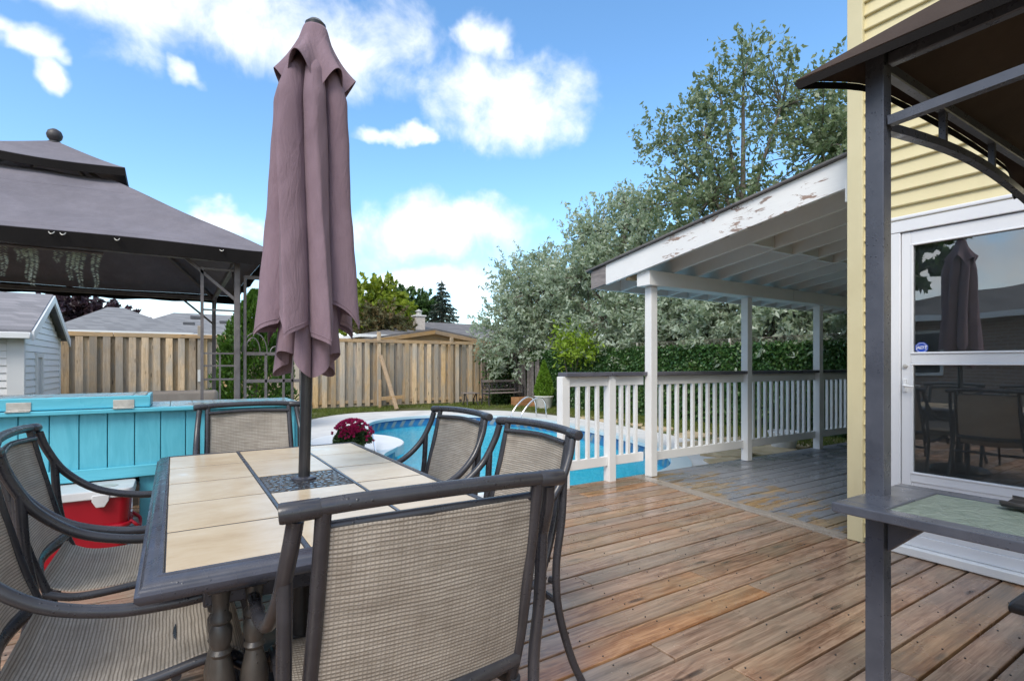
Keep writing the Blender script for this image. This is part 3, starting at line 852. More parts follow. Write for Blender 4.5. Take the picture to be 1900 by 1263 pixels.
# ================================================================== PORCH ROOF
PY = 3.92
porch = thing('porch', 'white timber porch roof on square posts with peeling rake board', 'porch', (4.26, PY, 0))
POSTS = [4.26, 5.94, 7.60, 9.26]
for px in POSTS:
    build(MB().bb(px - .046, px + .046, PY - .046, PY + .046, 0.002, 2.0), 'post', 'white_post', porch, bevel=.005, seg=2)
build(MB().bb(4.13, 6.80, PY - .10, PY + .08, 2.002, 2.155), 'beam', 'white_rail', porch, bevel=.005, seg=2)
build(MB().bb(6.804, 10.4, PY - .10, PY + .08, 2.002, 2.155), 'beam', 'white_rail', porch, bevel=.005, seg=2)
SL = .150
def rz(yv): return 2.172 + (3.77 - yv) * SL          # underside of the rafters
def rafter(x0, x1, ya, yb, d, name, material, dz=0.0):
    m_ = MB(); vs = []
    for xx in (x0, x1):
        vs += [(xx, ya, rz(ya) + dz), (xx, yb, rz(yb) + dz), (xx, yb, rz(yb) + d + dz), (xx, ya, rz(ya) + d + dz)]
    m_.add(vs, [(0, 1, 2, 3), (4, 7, 6, 5), (0, 4, 5, 1), (1, 5, 6, 2), (2, 6, 7, 3), (3, 7, 4, 0)])
    return build(m_, name, material, porch, bevel=.003)
rafter(4.085, 4.122, 1.80, 4.43, .225, 'rake_board', 'peeling_rake', .0)
rafter(4.085, 4.122, 4.432, 4.68, .205, 'rake_tail', 'bare_grey_wood', .012)
build(MB().bb(4.125, 4.25, 4.10, 4.16, 2.09, 2.16), 'beam_stub', 'raw_timber', porch, bevel=.004)
x = 4.50; k = 0
while x < 10.4:
    rafter(x - .019, x + .019, 1.80, 4.60, .15, 'rafter', 'white_rafter')
    if k: 
        yb_ = 2.95 + (.0 if k % 2 else .05)
        m_ = MB(); m_.box(((x - .405 / 2), yb_, rz(yb_) + .078), (.405 - .042, .036, .14)); build(m_, 'blocking', 'white_rafter', porch, bevel=.002)
    x += .405; k += 1
rafter(4.124, 10.4, 1.80, 4.62, .016, 'roof_sheathing', 'white_rafter', .1535)
rafter(4.05, 10.4, 1.79, 4.74, .02, 'shingle_layer', 'shingle_dark', .2275)
rafter(4.124, 10.4, 4.60, 4.63, .15, 'fascia', 'white_rail', 0.0)
build(MB().bb(3.90, 10.4, 1.79, 1.83, 2.30, 2.46), 'ledger', 'white_rail', porch)

# railings
def railing(name, label, xa, xb, nb, ends=(False, False), y=PY + .03, open_mid=None):
    r_ = thing('railing', label, 'railing', ((xa + xb) / 2, y, 0), 'white porch railing sections')
    za, zb_ = .965, 1.062
    build(MB().bb(xa, xb, y - .019, y + .019, za, zb_), 'top_rail', 'white_rail', r_, bevel=.003)
    build(MB().bb(xa, xb, y - .019, y + .019, .155, .25), 'bottom_rail', 'white_rail', r_, bevel=.003)
    build(MB().bb(xa - .012 - (.05 if ends[0] else 0), xb + .012 + (.03 if ends[1] else 0), y - .074, y + .066, 1.064, 1.103), 'cap_rail', 'grey_cap', r_, bevel=.006, seg=2)
    step = (xb - xa) / (nb + 1)
    for i in range(nb):
        bx = xa + step * (i + 1) + random.uniform(-.004, .004)
        m_ = MB().bb(bx - .018, bx + .018, y - .018, y + .018, .251, .964)
        build(m_, 'baluster', 'white_post', r_, bevel=.002)
    return r_
r0 = railing('railing', 'short white railing section at the open end by the pool', 3.19, 3.70, 3, (True, False), PY + .08)
build(MB().bb(3.10, 3.19, PY + .035, PY + .125, -.02, 1.063), 'end_post', 'white_post', r0, bevel=.005, seg=2)
build(MB().bb(3.701, 3.79, PY + .035, PY + .125, -.02, 1.063), 'end_post', 'white_post', r0, bevel=.005, seg=2)
railing('railing', 'short white railing section between the stub post and first roof post', 3.792, 4.212, 3, (True, False), PY + .08)
railing('railing', 'white baluster railing between the first and second roof posts', 4.308, 5.892, 11)
railing('railing', 'white baluster railing between the second and third roof posts', 5.988, 7.552, 11)
railing('railing', 'white baluster railing from the third roof post to the yellow house corner', 7.648, 9.212, 11)

# ================================================================== BACK FENCE
FY = 15.5; FT = 1.93
fence = thing('wooden_fence', 'tall weathered board-on-board wooden fence along the back of the yard', 'fence', (2.5, FY, G))
x = -6.0; k = 0
while x < 9.45:
    h = FT - .10 + random.uniform(-.008, .008)
    lean = random.uniform(-.01, .01)
    for dx_, yy, wd in ((0, FY - .035, .142), (.122, FY + .035, .142)):
        m_ = MB(); a = x + dx_
        m_.add([(a - wd / 2, yy - .01, G + .07), (a + wd / 2, yy - .01, G + .07), (a + wd / 2 + lean, yy - .01, h), (a - wd / 2 + lean, yy - .01, h),
                (a - wd / 2, yy + .01, G + .07), (a + wd / 2, yy + .01, G + .07), (a + wd / 2 + lean, yy + .01, h), (a - wd / 2 + lean, yy + .01, h)],
               [(3, 2, 1, 0), (4, 5, 6, 7), (0, 1, 5, 4), (1, 2, 6, 5), (2, 3, 7, 6), (3, 0, 4, 7)])
        build(m_, 'picket', 'fence_wood', fence, bevel=.003)
    x += .246; k += 1
for a, b in ((-6.1, -1.2), (-1.19, 3.6), (3.61, 9.5)):
    build(MB().bb(a, b, FY - .05, FY + .05, FT - .10, FT), 'top_rail', 'fence_rail_wood', fence, bevel=.004)
    build(MB().bb(a, b, FY - .024, FY + .024, G + .16, G + .25), 'bottom_rail', 'fence_rail_wood', fence, bevel=.004)
for fx in (.55, 5.15, 7.55):
    build(MB().bb(fx - .05, fx + .05, FY - .13, FY - .052, G, FT + (.22 if fx < 7 else .12)), 'post', 'fence_wood', fence, bevel=.004)
    build(MB().bb(fx - .42, fx + .42, FY - .16, FY - .131, FT - .10, FT - .035), 'cleat', 'fence_rail_wood', fence, bevel=.004)
build(MB().bb(.50, .58, FY - .15, FY - .131, .75, 1.05), 'notice_plate', 'white_sheath', fence)
# prop against the fence
pr = thing('timber_prop', 'raw timber prop leaning on the back fence with cross cleat at its foot', 'prop', (5.2, FY - .9, G))
build(MB().bar((5.15, FY - .24, 1.45), (5.35, FY - 1.05, G + .02), .10, .06), 'brace', 'raw_timber', pr, bevel=.004)
build(MB().bar((4.95, FY - .90, G + .33), (5.62, FY - .86, G + .36), .05, .10), 'cleat', 'raw_timber', pr, bevel=.004)
build(MB().bar((5.12, FY - .28, G + .0), (5.12, FY - .28, G + .85), .09, .06), 'stake', 'raw_timber', pr, bevel=.004)
# short return of old grey pickets in the corner
sf = thing('old_fence', 'narrow run of old grey leaning pickets in the yard corner', 'fence', (9.5, 14.2, G))
for i in range(10):
    yy = 13.2 + i * .16; le = random.uniform(-.05, .09)
    m_ = MB().bar((9.45 + random.uniform(-.02, .02), yy, G), (9.45, yy + le, 1.35 + random.uniform(-.12, .1)), .11, .02, up=(1, 0, 0)); build(m_, 'picket', 'bare_grey_wood', sf, bevel=.003)

# ================================================================== IVY SCREEN along the right boundary
hedge = thing('ivy_screen', 'chain-link fence covered with dark green ivy along the right boundary', 'ivy fence', (9.7, 8, G))
HY0, HY1, HT = -1.0, 15.3, 1.60
build(MB().bb(9.70, 9.74, HY0, HY1, G, HT - .06), 'backing', 'ivy_leaf', hedge)
n = 60000
cen = np.stack([9.68 - np.abs(rng.normal(0, .035, n)), rng.uniform(HY0, HY1, n), G + (HT - G) * rng.random(n) ** .92 + rng.normal(0, .025, n)], 1)
ax = np.stack([rng.normal(-.5, .4, n), rng.normal(0, .6, n), rng.normal(-.5, .5, n)], 1)
leaf_mesh('ivy_leaves', cen, ax, rng.uniform(.04, .085, n), .8, 'ivy_leaf', hedge)
for yy in np.arange(HY0, HY1, 2.6):
    build(MB().tube([(9.72, yy, G), (9.72, yy, HT + .12)], .028, 10), 'post', 'zinc', hedge)
build(MB().tube([(9.72, HY0, HT + .11), (9.72, HY1, HT + .11)], .006, 6), 'top_bar', 'bark', hedge)
mb = MB()
yy = HY0
while yy < 9.0:
    for sgn in (1, -1): mb.tube([(9.72 + .003 * sgn, yy, HT - .3), (9.72 + .003 * sgn, yy + .41 * sgn, HT + .11)], .0032, 4, caps=False)
    yy += .075
build(mb, 'chain_link', 'bark', hedge, kind='stuff')

# ================================================================== SHED (white, left)
SX1, SX0, SV0, SV1, SE, SR = -2.0, -5.2, 11.2, 14.4, 1.72, 2.42
shed = thing('garden_shed', 'small white vinyl-sided shed with grey shingle gable roof', 'shed', (-3.6, 12.8, G))
sm = (SV0 + SV1) / 2
mb = MB(); mb.add([(x_, y_, z_) for x_ in (SX0, SX1 - .03) for y_, z_ in ((SV0 + .03, G), (SV1 - .03, G), (SV1 - .03, SE), (sm, SR - .04), (SV0 + .03, SE))],
                  [(4, 3, 2, 1, 0), (5, 6, 7, 8, 9), (0, 1, 6, 5), (1, 2, 7, 6), (4, 0, 5, 9)])
build(mb, 'wall', 'white_sheath', shed)
z = G + .02
while z < SR - .08:
    def span(zz):
        if zz <= SE: return SV0 + .03, SV1 - .03
        f = (zz - SE) / (SR - SE); return SV0 + .03 + f * (sm - SV0 - .03), SV1 - .03 - f * (SV1 - .03 - sm)
    a, b = span(z + .11)
    if b - a > .15:
        segs = [(a, b)]
        if .25 < z < 1.30: segs = [(a, 12.05), (12.62, b)]
        for s0, s1 in segs:
            m_ = MB().add([(SX1 - .032, s0, z - .004), (SX1, s0, z), (SX1 - .018, s0, z + .11), (SX1 - .032, s0, z + .11),
                           (SX1 - .032, s1, z - .004), (SX1, s1, z), (SX1 - .018, s1, z + .11), (SX1 - .032, s1, z + .11)],
                          [(0, 1, 2, 3), (7, 6, 5, 4), (0, 4, 5, 1), (1, 5, 6, 2), (2, 6, 7, 3)])
            build(m_, 'siding_board', 'white_siding', shed)
    if z < SE - .1:
        m_ = MB().add([(SX0, SV0 + .032, z - .004), (SX0, SV0, z), (SX0, SV0 + .018, z + .11), (SX0, SV0 + .032, z + .11),
                       (SX1 - .2, SV0 + .032, z - .004), (SX1 - .2, SV0, z), (SX1 - .2, SV0 + .018, z + .11), (SX1 - .2, SV0 + .032, z + .11)],
                      [(0, 1, 2, 3), (7, 6, 5, 4), (0, 4, 5, 1), (1, 5, 6, 2), (2, 6, 7, 3)])
        build(m_, 'siding_board', 'white_siding', shed)
    z += .115
mb = MB(); mb.bb(SX1 - .2, SX1 + .012, SV0 - .012, SV0 + .08, G, SE); build(mb, 'corner_trim', 'white_vinyl', shed, bevel=.006)
mb = MB(); mb.bb(SX1 - .03, SX1 + .012, SV1 - .10, SV1 - .02, G, SE); build(mb, 'corner_trim', 'white_vinyl', shed, bevel=.006)
mb = MB()
for a, b, c_, d_ in ((12.05, 12.15, .22, 1.38), (12.52, 12.62, .22, 1.38), (12.15, 12.52, .22, .30), (12.15, 12.52, 1.30, 1.38)): mb.bb(SX1 - .02, SX1 + .022, a, b, c_, d_)
wn_ = build(mb, 'window', 'white_vinyl', shed, bevel=.005); build(MB().bb(SX1 - .02, SX1 - .01, 12.15, 12.52, .3, 1.3), 'pane', 'lid_plastic', wn_)
for sgn in (0, 1):
    ya, yb = (SV0 - .16, sm) if sgn == 0 else (SV1 + .16, sm)
    za = SE - .16 * (SR - SE) / (sm - SV0)
    m_ = MB().add([(SX0 - .1, ya, za + .02), (SX1 + .12, ya, za + .02), (SX1 + .12, yb, SR), (SX0 - .1, yb, SR), (SX0 - .1, ya, za + .07), (SX1 + .12, ya, za + .07), (SX1 + .12, yb, SR + .05), (SX0 - .1, yb, SR + .05)],
                  [(3, 2, 1, 0), (4, 5, 6, 7), (0, 1, 5, 4), (1, 2, 6, 5), (2, 3, 7, 6), (3, 0, 4, 7)])
    build(m_, 'roof', 'shingle_shed', shed)
    m_ = MB().add([(SX1 + .121, ya, za - .10), (SX1 + .15, ya, za - .10), (SX1 + .15, yb, SR - .10), (SX1 + .121, yb, SR - .10), (SX1 + .121, ya, za + .05), (SX1 + .15, ya, za + .05), (SX1 + .15, yb, SR + .03), (SX1 + .121, yb, SR + .03)],
                  [(3, 2, 1, 0), (4, 5, 6, 7), (0, 1, 5, 4), (1, 2, 6, 5), (2, 3, 7, 6), (3, 0, 4, 7)])
    build(m_, 'rake_trim', 'white_vinyl', shed)
build(MB().bb(SX0 - .1, SX1 + .12, SV0 - .25, SV0 - .165, SE - .14, SE - .04), 'gutter', 'white_vinyl', shed, bevel=.01)

# ================================================================== NEIGHBOUR HOUSES
def hip_house(label, x0, x1, y0, y1, eave, ridge, rx0, rx1, ry, wallm, roofm, group='neighbouring houses beyond the fence', ov=.35):
    h_ = thing('neighbour_house', label, 'house', ((x0 + x1) / 2, (y0 + y1) / 2, G), group)
    build(MB().bb(x0, x1, y0, y1, G, eave), 'wall', wallm, h_)
    a0, a1, b0, b1 = x0 - ov, x1 + ov, y0 - ov, y1 + ov
    m_ = MB().add([(a0, b0, eave), (a1, b0, eave), (a1, b1, eave), (a0, b1, eave), (rx0, ry, ridge), (rx1, ry, ridge)],
                  [(0, 1, 5, 4), (1, 2, 5), (2, 3, 4, 5), (3, 0, 4), (3, 2, 1, 0)])
    rf = build(m_, 'roof', roofm, h_, smooth=False)
    m_ = MB()
    for q in (((a0, b0), (a1, b0)), ((a0, b0), (a0, b1)), ((a1, b0), (a1, b1)), ((a0, b1), (a1, b1))):
        m_.bar((*q[0], eave - .06), (*q[1], eave - .06), .06, .13)
    build(m_, 'gutter', 'white_vinyl', h_)
    return h_, rf
hip_house('low house with light grey hip roof just behind the left of the fence', -3.0, .2, 22, 26.5, 2.28, 3.28, -2.05, -1.55, 24.3, 'brick_wall', 'shingle_grey')
h2, rf2 = hip_house('house with long grey ridge roof and dark roof vents', -2.0, 3.6, 29, 35, 2.6, 3.82, .0, 3.4, 32, 'brick_wall', 'shingle_grey')
for vx, vy, vz in ((.62, 30.2, 3.12), (.95, 31.2, 3.52), (2.2, 30.6, 3.28)):
    build(MB().box((vx, vy, vz), (.5, .4, .14), (R(22), 0, 0)), 'roof_vent', 'vent_dark', rf2, bevel=.02)
hip_house('house with brown shingle roof behind the cedar', 3.9, 8.0, 31, 36, 2.6, 3.7, 5.2, 6.4, 33.5, 'brick_wall', 'shingle_brown')
h3, rf3 = hip_house('grey roofed house with pale brick chimney', 7.4, 20.0, 24, 31, 2.55, 3.55, 12.0, 17.0, 27.5, 'brick_wall', 'shingle_dark')
ch = build(MB().bb(10.35, 10.85, 25.2, 25.7, 2.5, 3.62), 'chimney', 'chimney_brick', rf3, bevel=.01)
build(MB().bb(10.30, 10.90, 25.15, 25.75, 3.62, 3.70), 'chimney_cap', 'concrete', h3, bevel=.01)
build(MB().lathe([(.0, 0), (.14, 0), (.14, .18), (.22, .2), (.0, .32)], 14, (10.6, 25.45, 3.70)), 'flue', 'zinc', h3)
# low timber-gabled outbuilding just over the fence
ob = thing('timber_outbuilding', 'low brown gable of a timber outbuilding just over the fence', 'outbuilding', (7.7, 18, G))
build(MB().bb(5.8, 9.6, 17.2, 19.5, G, 1.98), 'wall', 'fence_rail_wood', ob)
for a, b in (((5.5, 2.02), (7.68, 2.38)), ((9.9, 2.02), (7.68, 2.38))):
    m_ = MB().add([(a[0], 17.0, a[1]), (b[0], 17.0, b[1]), (b[0], 19.7, b[1]), (a[0], 19.7, a[1]), (a[0], 17.0, a[1] + .06), (b[0], 17.0, b[1] + .06), (b[0], 19.7, b[1] + .06), (a[0], 19.7, a[1] + .06)],
                  [(3, 2, 1, 0), (4, 5, 6, 7), (0, 1, 5, 4), (1, 2, 6, 5), (2, 3, 7, 6), (3, 0, 4, 7)])
    build(m_, 'roof', 'shingle_dark', ob)
    m_ = MB().bar((a[0], 16.97, a[1] - .07), (b[0], 16.97, b[1] - .07), .04, .13); build(m_, 'fascia', 'fence_rail_wood', ob)
mb = MB().add([(5.8, 17.1, 1.98), (9.6, 17.1, 1.98), (7.68, 17.1, 2.3)], [(0, 1, 2)]); mb.add([(5.8, 17.3, 1.98), (9.6, 17.3, 1.98), (7.68, 17.3, 2.3)], [(2, 1, 0)])
build(mb, 'gable', 'fence_rail_wood', ob)
# brick bungalow across the side yard: it shows in the storm-door glass
h4, rf4 = hip_house('brick bungalow across the side yard mirrored in the door glass', -15.0, -7.6, -8.0, 9.0, 2.32, 3.7, -11.4, -11.2, .5, 'brick_wall', 'shingle_dark', 'houses across the side yard', .5)
for y0_ in (-1.0, 2.2, 5.0):
    m_ = MB(); 
    for a, b, c_, d_ in ((y0_, y0_ + .07, .9, 2.0), (y0_ + 1.13, y0_ + 1.2, .9, 2.0), (y0_ + .07, y0_ + 1.13, .9, .97), (y0_ + .07, y0_ + 1.13, 1.93, 2.0), (y0_ + .57, y0_ + .63, .97, 1.93)): m_.bb(-7.62, -7.55, a, b, c_, d_)
    wd = build(m_, 'window', 'white_vinyl', h4); build(MB().bb(-7.615, -7.59, y0_ + .07, y0_ + 1.13, .97, 1.93), 'pane', 'window_glass', wd)

# ================================================================== TREES
def unit(n):
    v = rng.normal(size=(n, 3)); return v / np.linalg.norm(v, axis=1, keepdims=True)
def gapnoise(p, f, s):
    return np.sin(p[:, 0] * f + s) * np.sin(p[:, 1] * f * 1.13 + 1.7 * s) * np.sin(p[:, 2] * f * .93 + .6 * s) + .5 * np.sin(p[:, 0] * f * 2.3 + s * 2) * np.sin(p[:, 1] * f * 2.1 + s) * np.sin(p[:, 2] * f * 2.5)
def tree(name, label, base, lumps, material, twigs, per, size, width, tr, group, twl=.45, up=.25, gap=.05, gf=2.4, shell=.55, cat='tree', droop=0., limbs=True):
    root = thing(name, label, cat, base, group); b = Vector(base)
    wts = np.array([l[3] * l[4] * l[5] for l in lumps]); wts = wts / wts.sum()
    cs, axs, szs = [], [], []; tips = []
    for li, (cx, cy, cz, rx, ry, rz_) in enumerate(lumps):
        k_ = max(8, int(twigs * wts[li])); d = unit(k_); rr = rng.random(k_) ** shell
        p = np.array([cx, cy, cz]) + d * rr[:, None] * np.array([rx, ry, rz_])
        p += rng.normal(0, .09, p.shape) * min(rx, rz_)
        keep = gapnoise(p, gf, li + cx) > -gap * 4 - .12 + rng.normal(0, .16, k_)
        keep &= p[:, 2] > b.z + .05
        p = p[keep]; d = d[keep]
        dirv = d * .8 + np.array([0, 0, up - droop]) + rng.normal(0, .45, p.shape)
        dirv /= np.linalg.norm(dirv, axis=1, keepdims=True)
        tl_ = rng.uniform(.55, 1.25, len(p)) * twl
        for j in range(per):
            f = (j + rng.random(len(p))) / per
            q = p + dirv * (f * tl_)[:, None] + rng.normal(0, .045 * twl / .45, p.shape)
            cs.append(q); axs.append(dirv * .6 + rng.normal(0, .6, p.shape)); szs.append(rng.uniform(.5, 1.5, len(p)) * size)
        tips += [(p[i], dirv[i], tl_[i], li) for i in range(0, len(p), 7)]
    leaf_mesh('crown', np.concatenate(cs), np.concatenate(axs), np.concatenate(szs), width, material, root)
    top = max(lumps, key=lambda l: l[2]); mb_ = MB()
    tp = Vector((top[0], top[1], top[2] + top[5] * .4)); mid = b.lerp(tp, .45) + Vector((rng.normal(0, .1), rng.normal(0, .1), 0))
    mb_.tube([b - Vector((0, 0, .05)), b.lerp(mid, .5), mid, mid.lerp(tp, .55), tp], [tr * 1.25, tr, tr * .72, tr * .4, tr * .12], 9, 4)
    build(mb_, 'trunk', 'bark', root)
    if limbs:
        mb_ = MB()
        for l in lumps:
            c_ = Vector(l[:3]); f = min(.75, max(.12, (c_.z - b.z) / (tp.z - b.z + .01) * .6)); s_ = b.lerp(tp, f)
            mb_.tube([s_, s_.lerp(c_, .5) + Vector((0, 0, .12)), c_, c_ + Vector((rng.normal(0, .2), rng.normal(0, .2), l[5] * .6))], [tr * .5, tr * .36, tr * .22, tr * .06], 7, 3)
        for p, dv, tl_, li in tips:
            c_ = Vector(lumps[li][:3]); pv = Vector(p); e = pv + Vector(dv) * tl_
            mb_.tube([c_.lerp(pv, .15), c_.lerp(pv, .6) + Vector((0, 0, .05)), pv, e], [tr * .15, tr * .10, tr * .06, .003], 4, 2, caps=False)
        build(mb_, 'limb', 'bark', root)
    return root
GT = 'silvery trees beyond the ivy fence'
tree('silver_tree', 'silvery green tree spilling over the fence corner behind the bench', (10.4, 14.8, G),
     [(9.5, 14.7, 2.3, 1.35, 1.2, 1.25), (10.3, 14.4, 3.5, 1.5, 1.4, 1.3), (10.7, 13.7, 2.5, 1.3, 1.5, 1.5), (9.9, 15.0, 4.1, .9, .9, .75), (9.3, 14.2, 1.5, .9, .9, .75), (10.5, 14.2, 4.5, .7, .7, .6)],
     'olive_leaf', 1900, 14, .135, .42, .14, GT, up=.2, gap=.06)
tree('silver_tree', 'silvery green tree with twin spiky tops left of the tall tree', (11.0, 12.0, G),
     [(11.0, 12.3, 5.2, 1.0, 1.0, 1.15), (10.7, 12.4, 3.8, 1.5, 1.4, 1.4), (10.5, 11.3, 2.4, 1.2, 1.6, 1.3), (11.4, 10.9, 4.6, 1.3, 1.2, 1.4), (11.2, 11.2, 5.6, .6, .6, .9)],
     'olive_leaf', 1900, 14, .135, .42, .15, GT, up=.35)
tree('tall_tree', 'tall open-crowned tree rising above the porch roof', (12.0, 8.1, G),
     [(12.0, 8.0, 8.3, .75, .75, 1.1), (11.7, 8.9, 7.0, 1.25, 1.2, 1.1), (12.3, 7.2, 7.4, 1.3, 1.2, 1.2), (12.8, 6.5, 6.2, 1.6, 1.5, 1.4), (11.6, 8.7, 5.4, 1.6, 1.5, 1.2), (12.1, 7.8, 4.2, 1.6, 1.6, 1.3), (13.2, 5.5, 6.8, 1.2, 1.2, 1.0), (11.5, 9.6, 6.0, .8, .9, .7), (11.4, 10.0, 7.3, .8, .9, .75), (11.9, 8.6, 8.1, .7, .7, .7)],
     'poplar_leaf', 2500, 13, .125, .5, .12, None, up=.4, gap=.0, gf=1.9)
for i, (cx, cy, lab) in enumerate(((10.9, 9.6, 'silvery bush behind the first roof post'), (11.0, 7.7, 'silvery bush between the first and second roof posts'), (11.0, 5.9, 'silvery bush between the second and third roof posts'), (11.1, 4.1, 'silvery bush beside the yellow house corner'))):
    tree('silver_bush', lab, (cx + .3, cy, G), [(cx, cy, 2.3, 1.25, 1.25, 1.3), (cx - .3, cy + .5, 1.7, 1.0, 1.0, .9), (cx + .2, cy - .4, 3.2, 1.0, 1.0, 1.0)],
         'olive_leaf', 1150, 14, .135, .4, .10, 'silvery bushes along the ivy fence', up=.1, gap=.12, cat='bush')
tree('lime_shrub', 'bright lime green shrub leaning over the ivy fence', (9.9, 11.6, G), [(9.5, 11.7, 1.75, .35, .55, .35), (9.4, 12.1, 2.05, .3, .4, .3), (9.35, 11.0, 1.55, .3, .4, .25)], 'lime_leaf', 190, 9, .12, .4, .03, None, up=-.1, cat='shrub')
tree('yellow_maple', 'yellow green maple beyond the fence beside the parasol', (9.2, 28, G), [(9.2, 28, 4.4, 1.6, 1.6, 1.4), (10.3, 28.3, 3.9, 1.3, 1.3, 1.2), (8.4, 28, 3.6, 1.3, 1.3, 1.2)], 'maple_leaf', 900, 12, .26, .6, .16, None)
tree('green_tree', 'dark green broadleaf tree between maple and spruce', (12.3, 32, G), [(12.4, 32, 4.6, 1.6, 1.6, 1.4), (13.6, 32, 4.4, 1.3, 1.3, 1.3), (11.4, 31.5, 3.4, 1.5, 1.5, 1.3)], 'green_leaf', 900, 12, .26, .6, .16, None)
tree('rusty_tree', 'bushy tree with rusty branch tips below the yellow maple', (8.6, 25.5, G), [(8.6, 25.5, 3.0, 1.1, 1.1, 1.2), (9.5, 26, 2.5, 1.2, 1.2, 1.0)], 'rust_leaf', 600, 12, .2, .5, .12, None)
tree('plum_tree', 'dark purple leaved tree behind the white shed', (-4.6, 40, G), [(-4.8, 40, 4.0, 2.0, 2.0, 1.4), (-3.0, 40, 3.6, 1.4, 1.5, 1.0), (-6.4, 40, 3.4, 1.3, 1.4, 1.0)], 'plum_leaf', 900, 12, .34, .7, .2, None)
tree('side_tree', 'leafy tree by the brick bungalow mirrored in the door glass', (-9.5, 8.5, G), [(-9.3, 8.2, 5.2, 2.2, 2.2, 1.6), (-8.6, 6.6, 4.4, 1.6, 1.6, 1.2), (-10, 10, 4.6, 1.8, 1.8, 1.4)], 'green_leaf', 900, 12, .3, .7, .2, None)

def spruce(name, label, base, h, rad):
    root = thing(name, label, 'tree', base); b = Vector(base); cs, axs, szs = [], [], []; mb_ = MB()
    lv = 26
    for i in range(lv):
        f = (i + .3) / lv; zc = h * (.06 + .92 * f); rr = rad * (1 - f) ** .85 + .08
        nb = int(15 * (1 - f) + 5)
        for j in range(nb):
            a = rng.uniform(0, 6.283); L = rr * rng.uniform(.72, 1.15); st_ = b + Vector((0, 0, zc))
            e = st_ + Vector((math.cos(a) * L, math.sin(a) * L, -.22 * L + .10 * L * rng.random()))
            mb_.tube([st_, st_.lerp(e, .5) + Vector((0, 0, -.03)), e], [.03, .02, .008], 4, caps=False)
            m = int(28 * L) + 10; q = rng.random(m) ** .75
            pts = np.array(st_)[None] + (np.array(e) - np.array(st_))[None] * q[:, None] + rng.normal(0, .075, (m, 3)) * np.array([1, 1, .7]) * (.5 + .5 * (1 - q))[:, None]
            cs.append(pts); axs.append((np.array(e) - np.array(st_))[None] / L + rng.normal(0, .45, (m, 3)) - np.array([0, 0, .35])); szs.append(rng.uniform(.16, .34, m))
    leaf_mesh('crown', np.concatenate(cs), np.concatenate(axs), np.concatenate(szs), .28, 'spruce_needle', root)
    mb_.tube([b, b + Vector((0, 0, h))], [.16, .02], 8); build(mb_, 'trunk', 'bark', root)
spruce('spruce_tree', 'dark blue green spruce with pointed top beyond the fence', (14.0, 30, G), 6.55, 2.4)

def cedar(name, label, base, h, rad, material='cedar_leaf', n=9000, ls=.09, cat='shrub', group=None):
    root = thing(name, label, cat, base, group); b = np.array(base)
    f = rng.random(n) ** .8; a = rng.uniform(0, 6.283, n)
    prof = np.interp(f, [0, .08, .3, .6, .85, 1.0], [.75, .95, 1.0, .82, .45, .05])
    lump = 1 + .13 * np.sin(a * 5 + f * 17) + .09 * np.sin(a * 9 - f * 31)
    r_ = rad * prof * lump * (1 - .28 * rng.random(n) ** 2)
    p = b + np.stack([np.cos(a) * r_, np.sin(a) * r_, f * h + .02], 1)
    ax_ = np.stack([np.cos(a) * .5, np.sin(a) * .5, np.full(n, .8)], 1) + rng.normal(0, .35, (n, 3))
    leaf_mesh('crown', p, ax_, rng.uniform(.6, 1.4, n) * ls, .45, material, root)
    build(MB().tube([base, (base[0], base[1], base[2] + h * .9)], [rad * .12, .01], 7), 'trunk', 'bark', root)
    return root
cedar('cedar_shrub', 'tall dense green cedar behind the gazebo corner', (1.35, 11.6, G), 2.75, .70, n=14000)
cedar('cedar_shrub', 'green cedar at the left picture edge by the shed', (-2.75, 9.3, G), 2.0, .42, n=6000)
pot = thing('potted_cypress', 'small lime green cone cypress in a pale pot by the railing end', 'potted plant', (9.0, 12.35, G))
build(MB().lathe([(0, 0), (.20, 0), (.27, .36), (.29, .38), (.27, .40), (.24, .36), (0, .34)], 20, (9.0, 12.35, G)), 'pot', 'terracotta_white', pot)
n = 3800; f = rng.random(n); a = rng.uniform(0, 6.283, n); rr = .30 * np.interp(f, [0, .15, .5, 1], [.8, 1, .72, .04]) * (1 - .2 * rng.random(n))
leaf_mesh('crown', np.stack([9.0 + np.cos(a) * rr, 12.35 + np.sin(a) * rr, G + .36 + f * 1.05], 1), np.stack([np.cos(a) * .4, np.sin(a) * .4, np.full(n, .9)], 1) + rng.normal(0, .3, (n, 3)), rng.uniform(.04, .09, n), .45, 'cone_leaf', pot)
iv = thing('corner_ivy', 'loose ivy clump growing up the fence corner beside the bench', 'ivy', (9.1, 15.0, G))
n = 2600; f = rng.random(n)
leaf_mesh('crown', np.stack([9.15 + rng.normal(0, .28, n), 14.9 + rng.normal(0, .18, n), G + f * 1.5], 1), rng.normal(0, .6, (n, 3)) + np.array([0, -.3, -.3]), rng.uniform(.06, .13, n), .75, 'green_leaf', iv)
build(MB().tube([(9.15, 15.05, G), (9.2, 15.1, .7), (9.1, 15.05, 1.3)], [.03, .02, .01], 6, 4), 'stem', 'bark', iv)
# low growth and grass
n = 26000
gx = rng.uniform(-1.5, 9.4, n); gy = rng.uniform(13.2, 15.45, n)
kp = (gapnoise(np.stack([gx, gy, gx * 0], 1) + .7, 2.0, 1.3) + rng.normal(0, .2, n) > -.1) | (gy > 15.2)
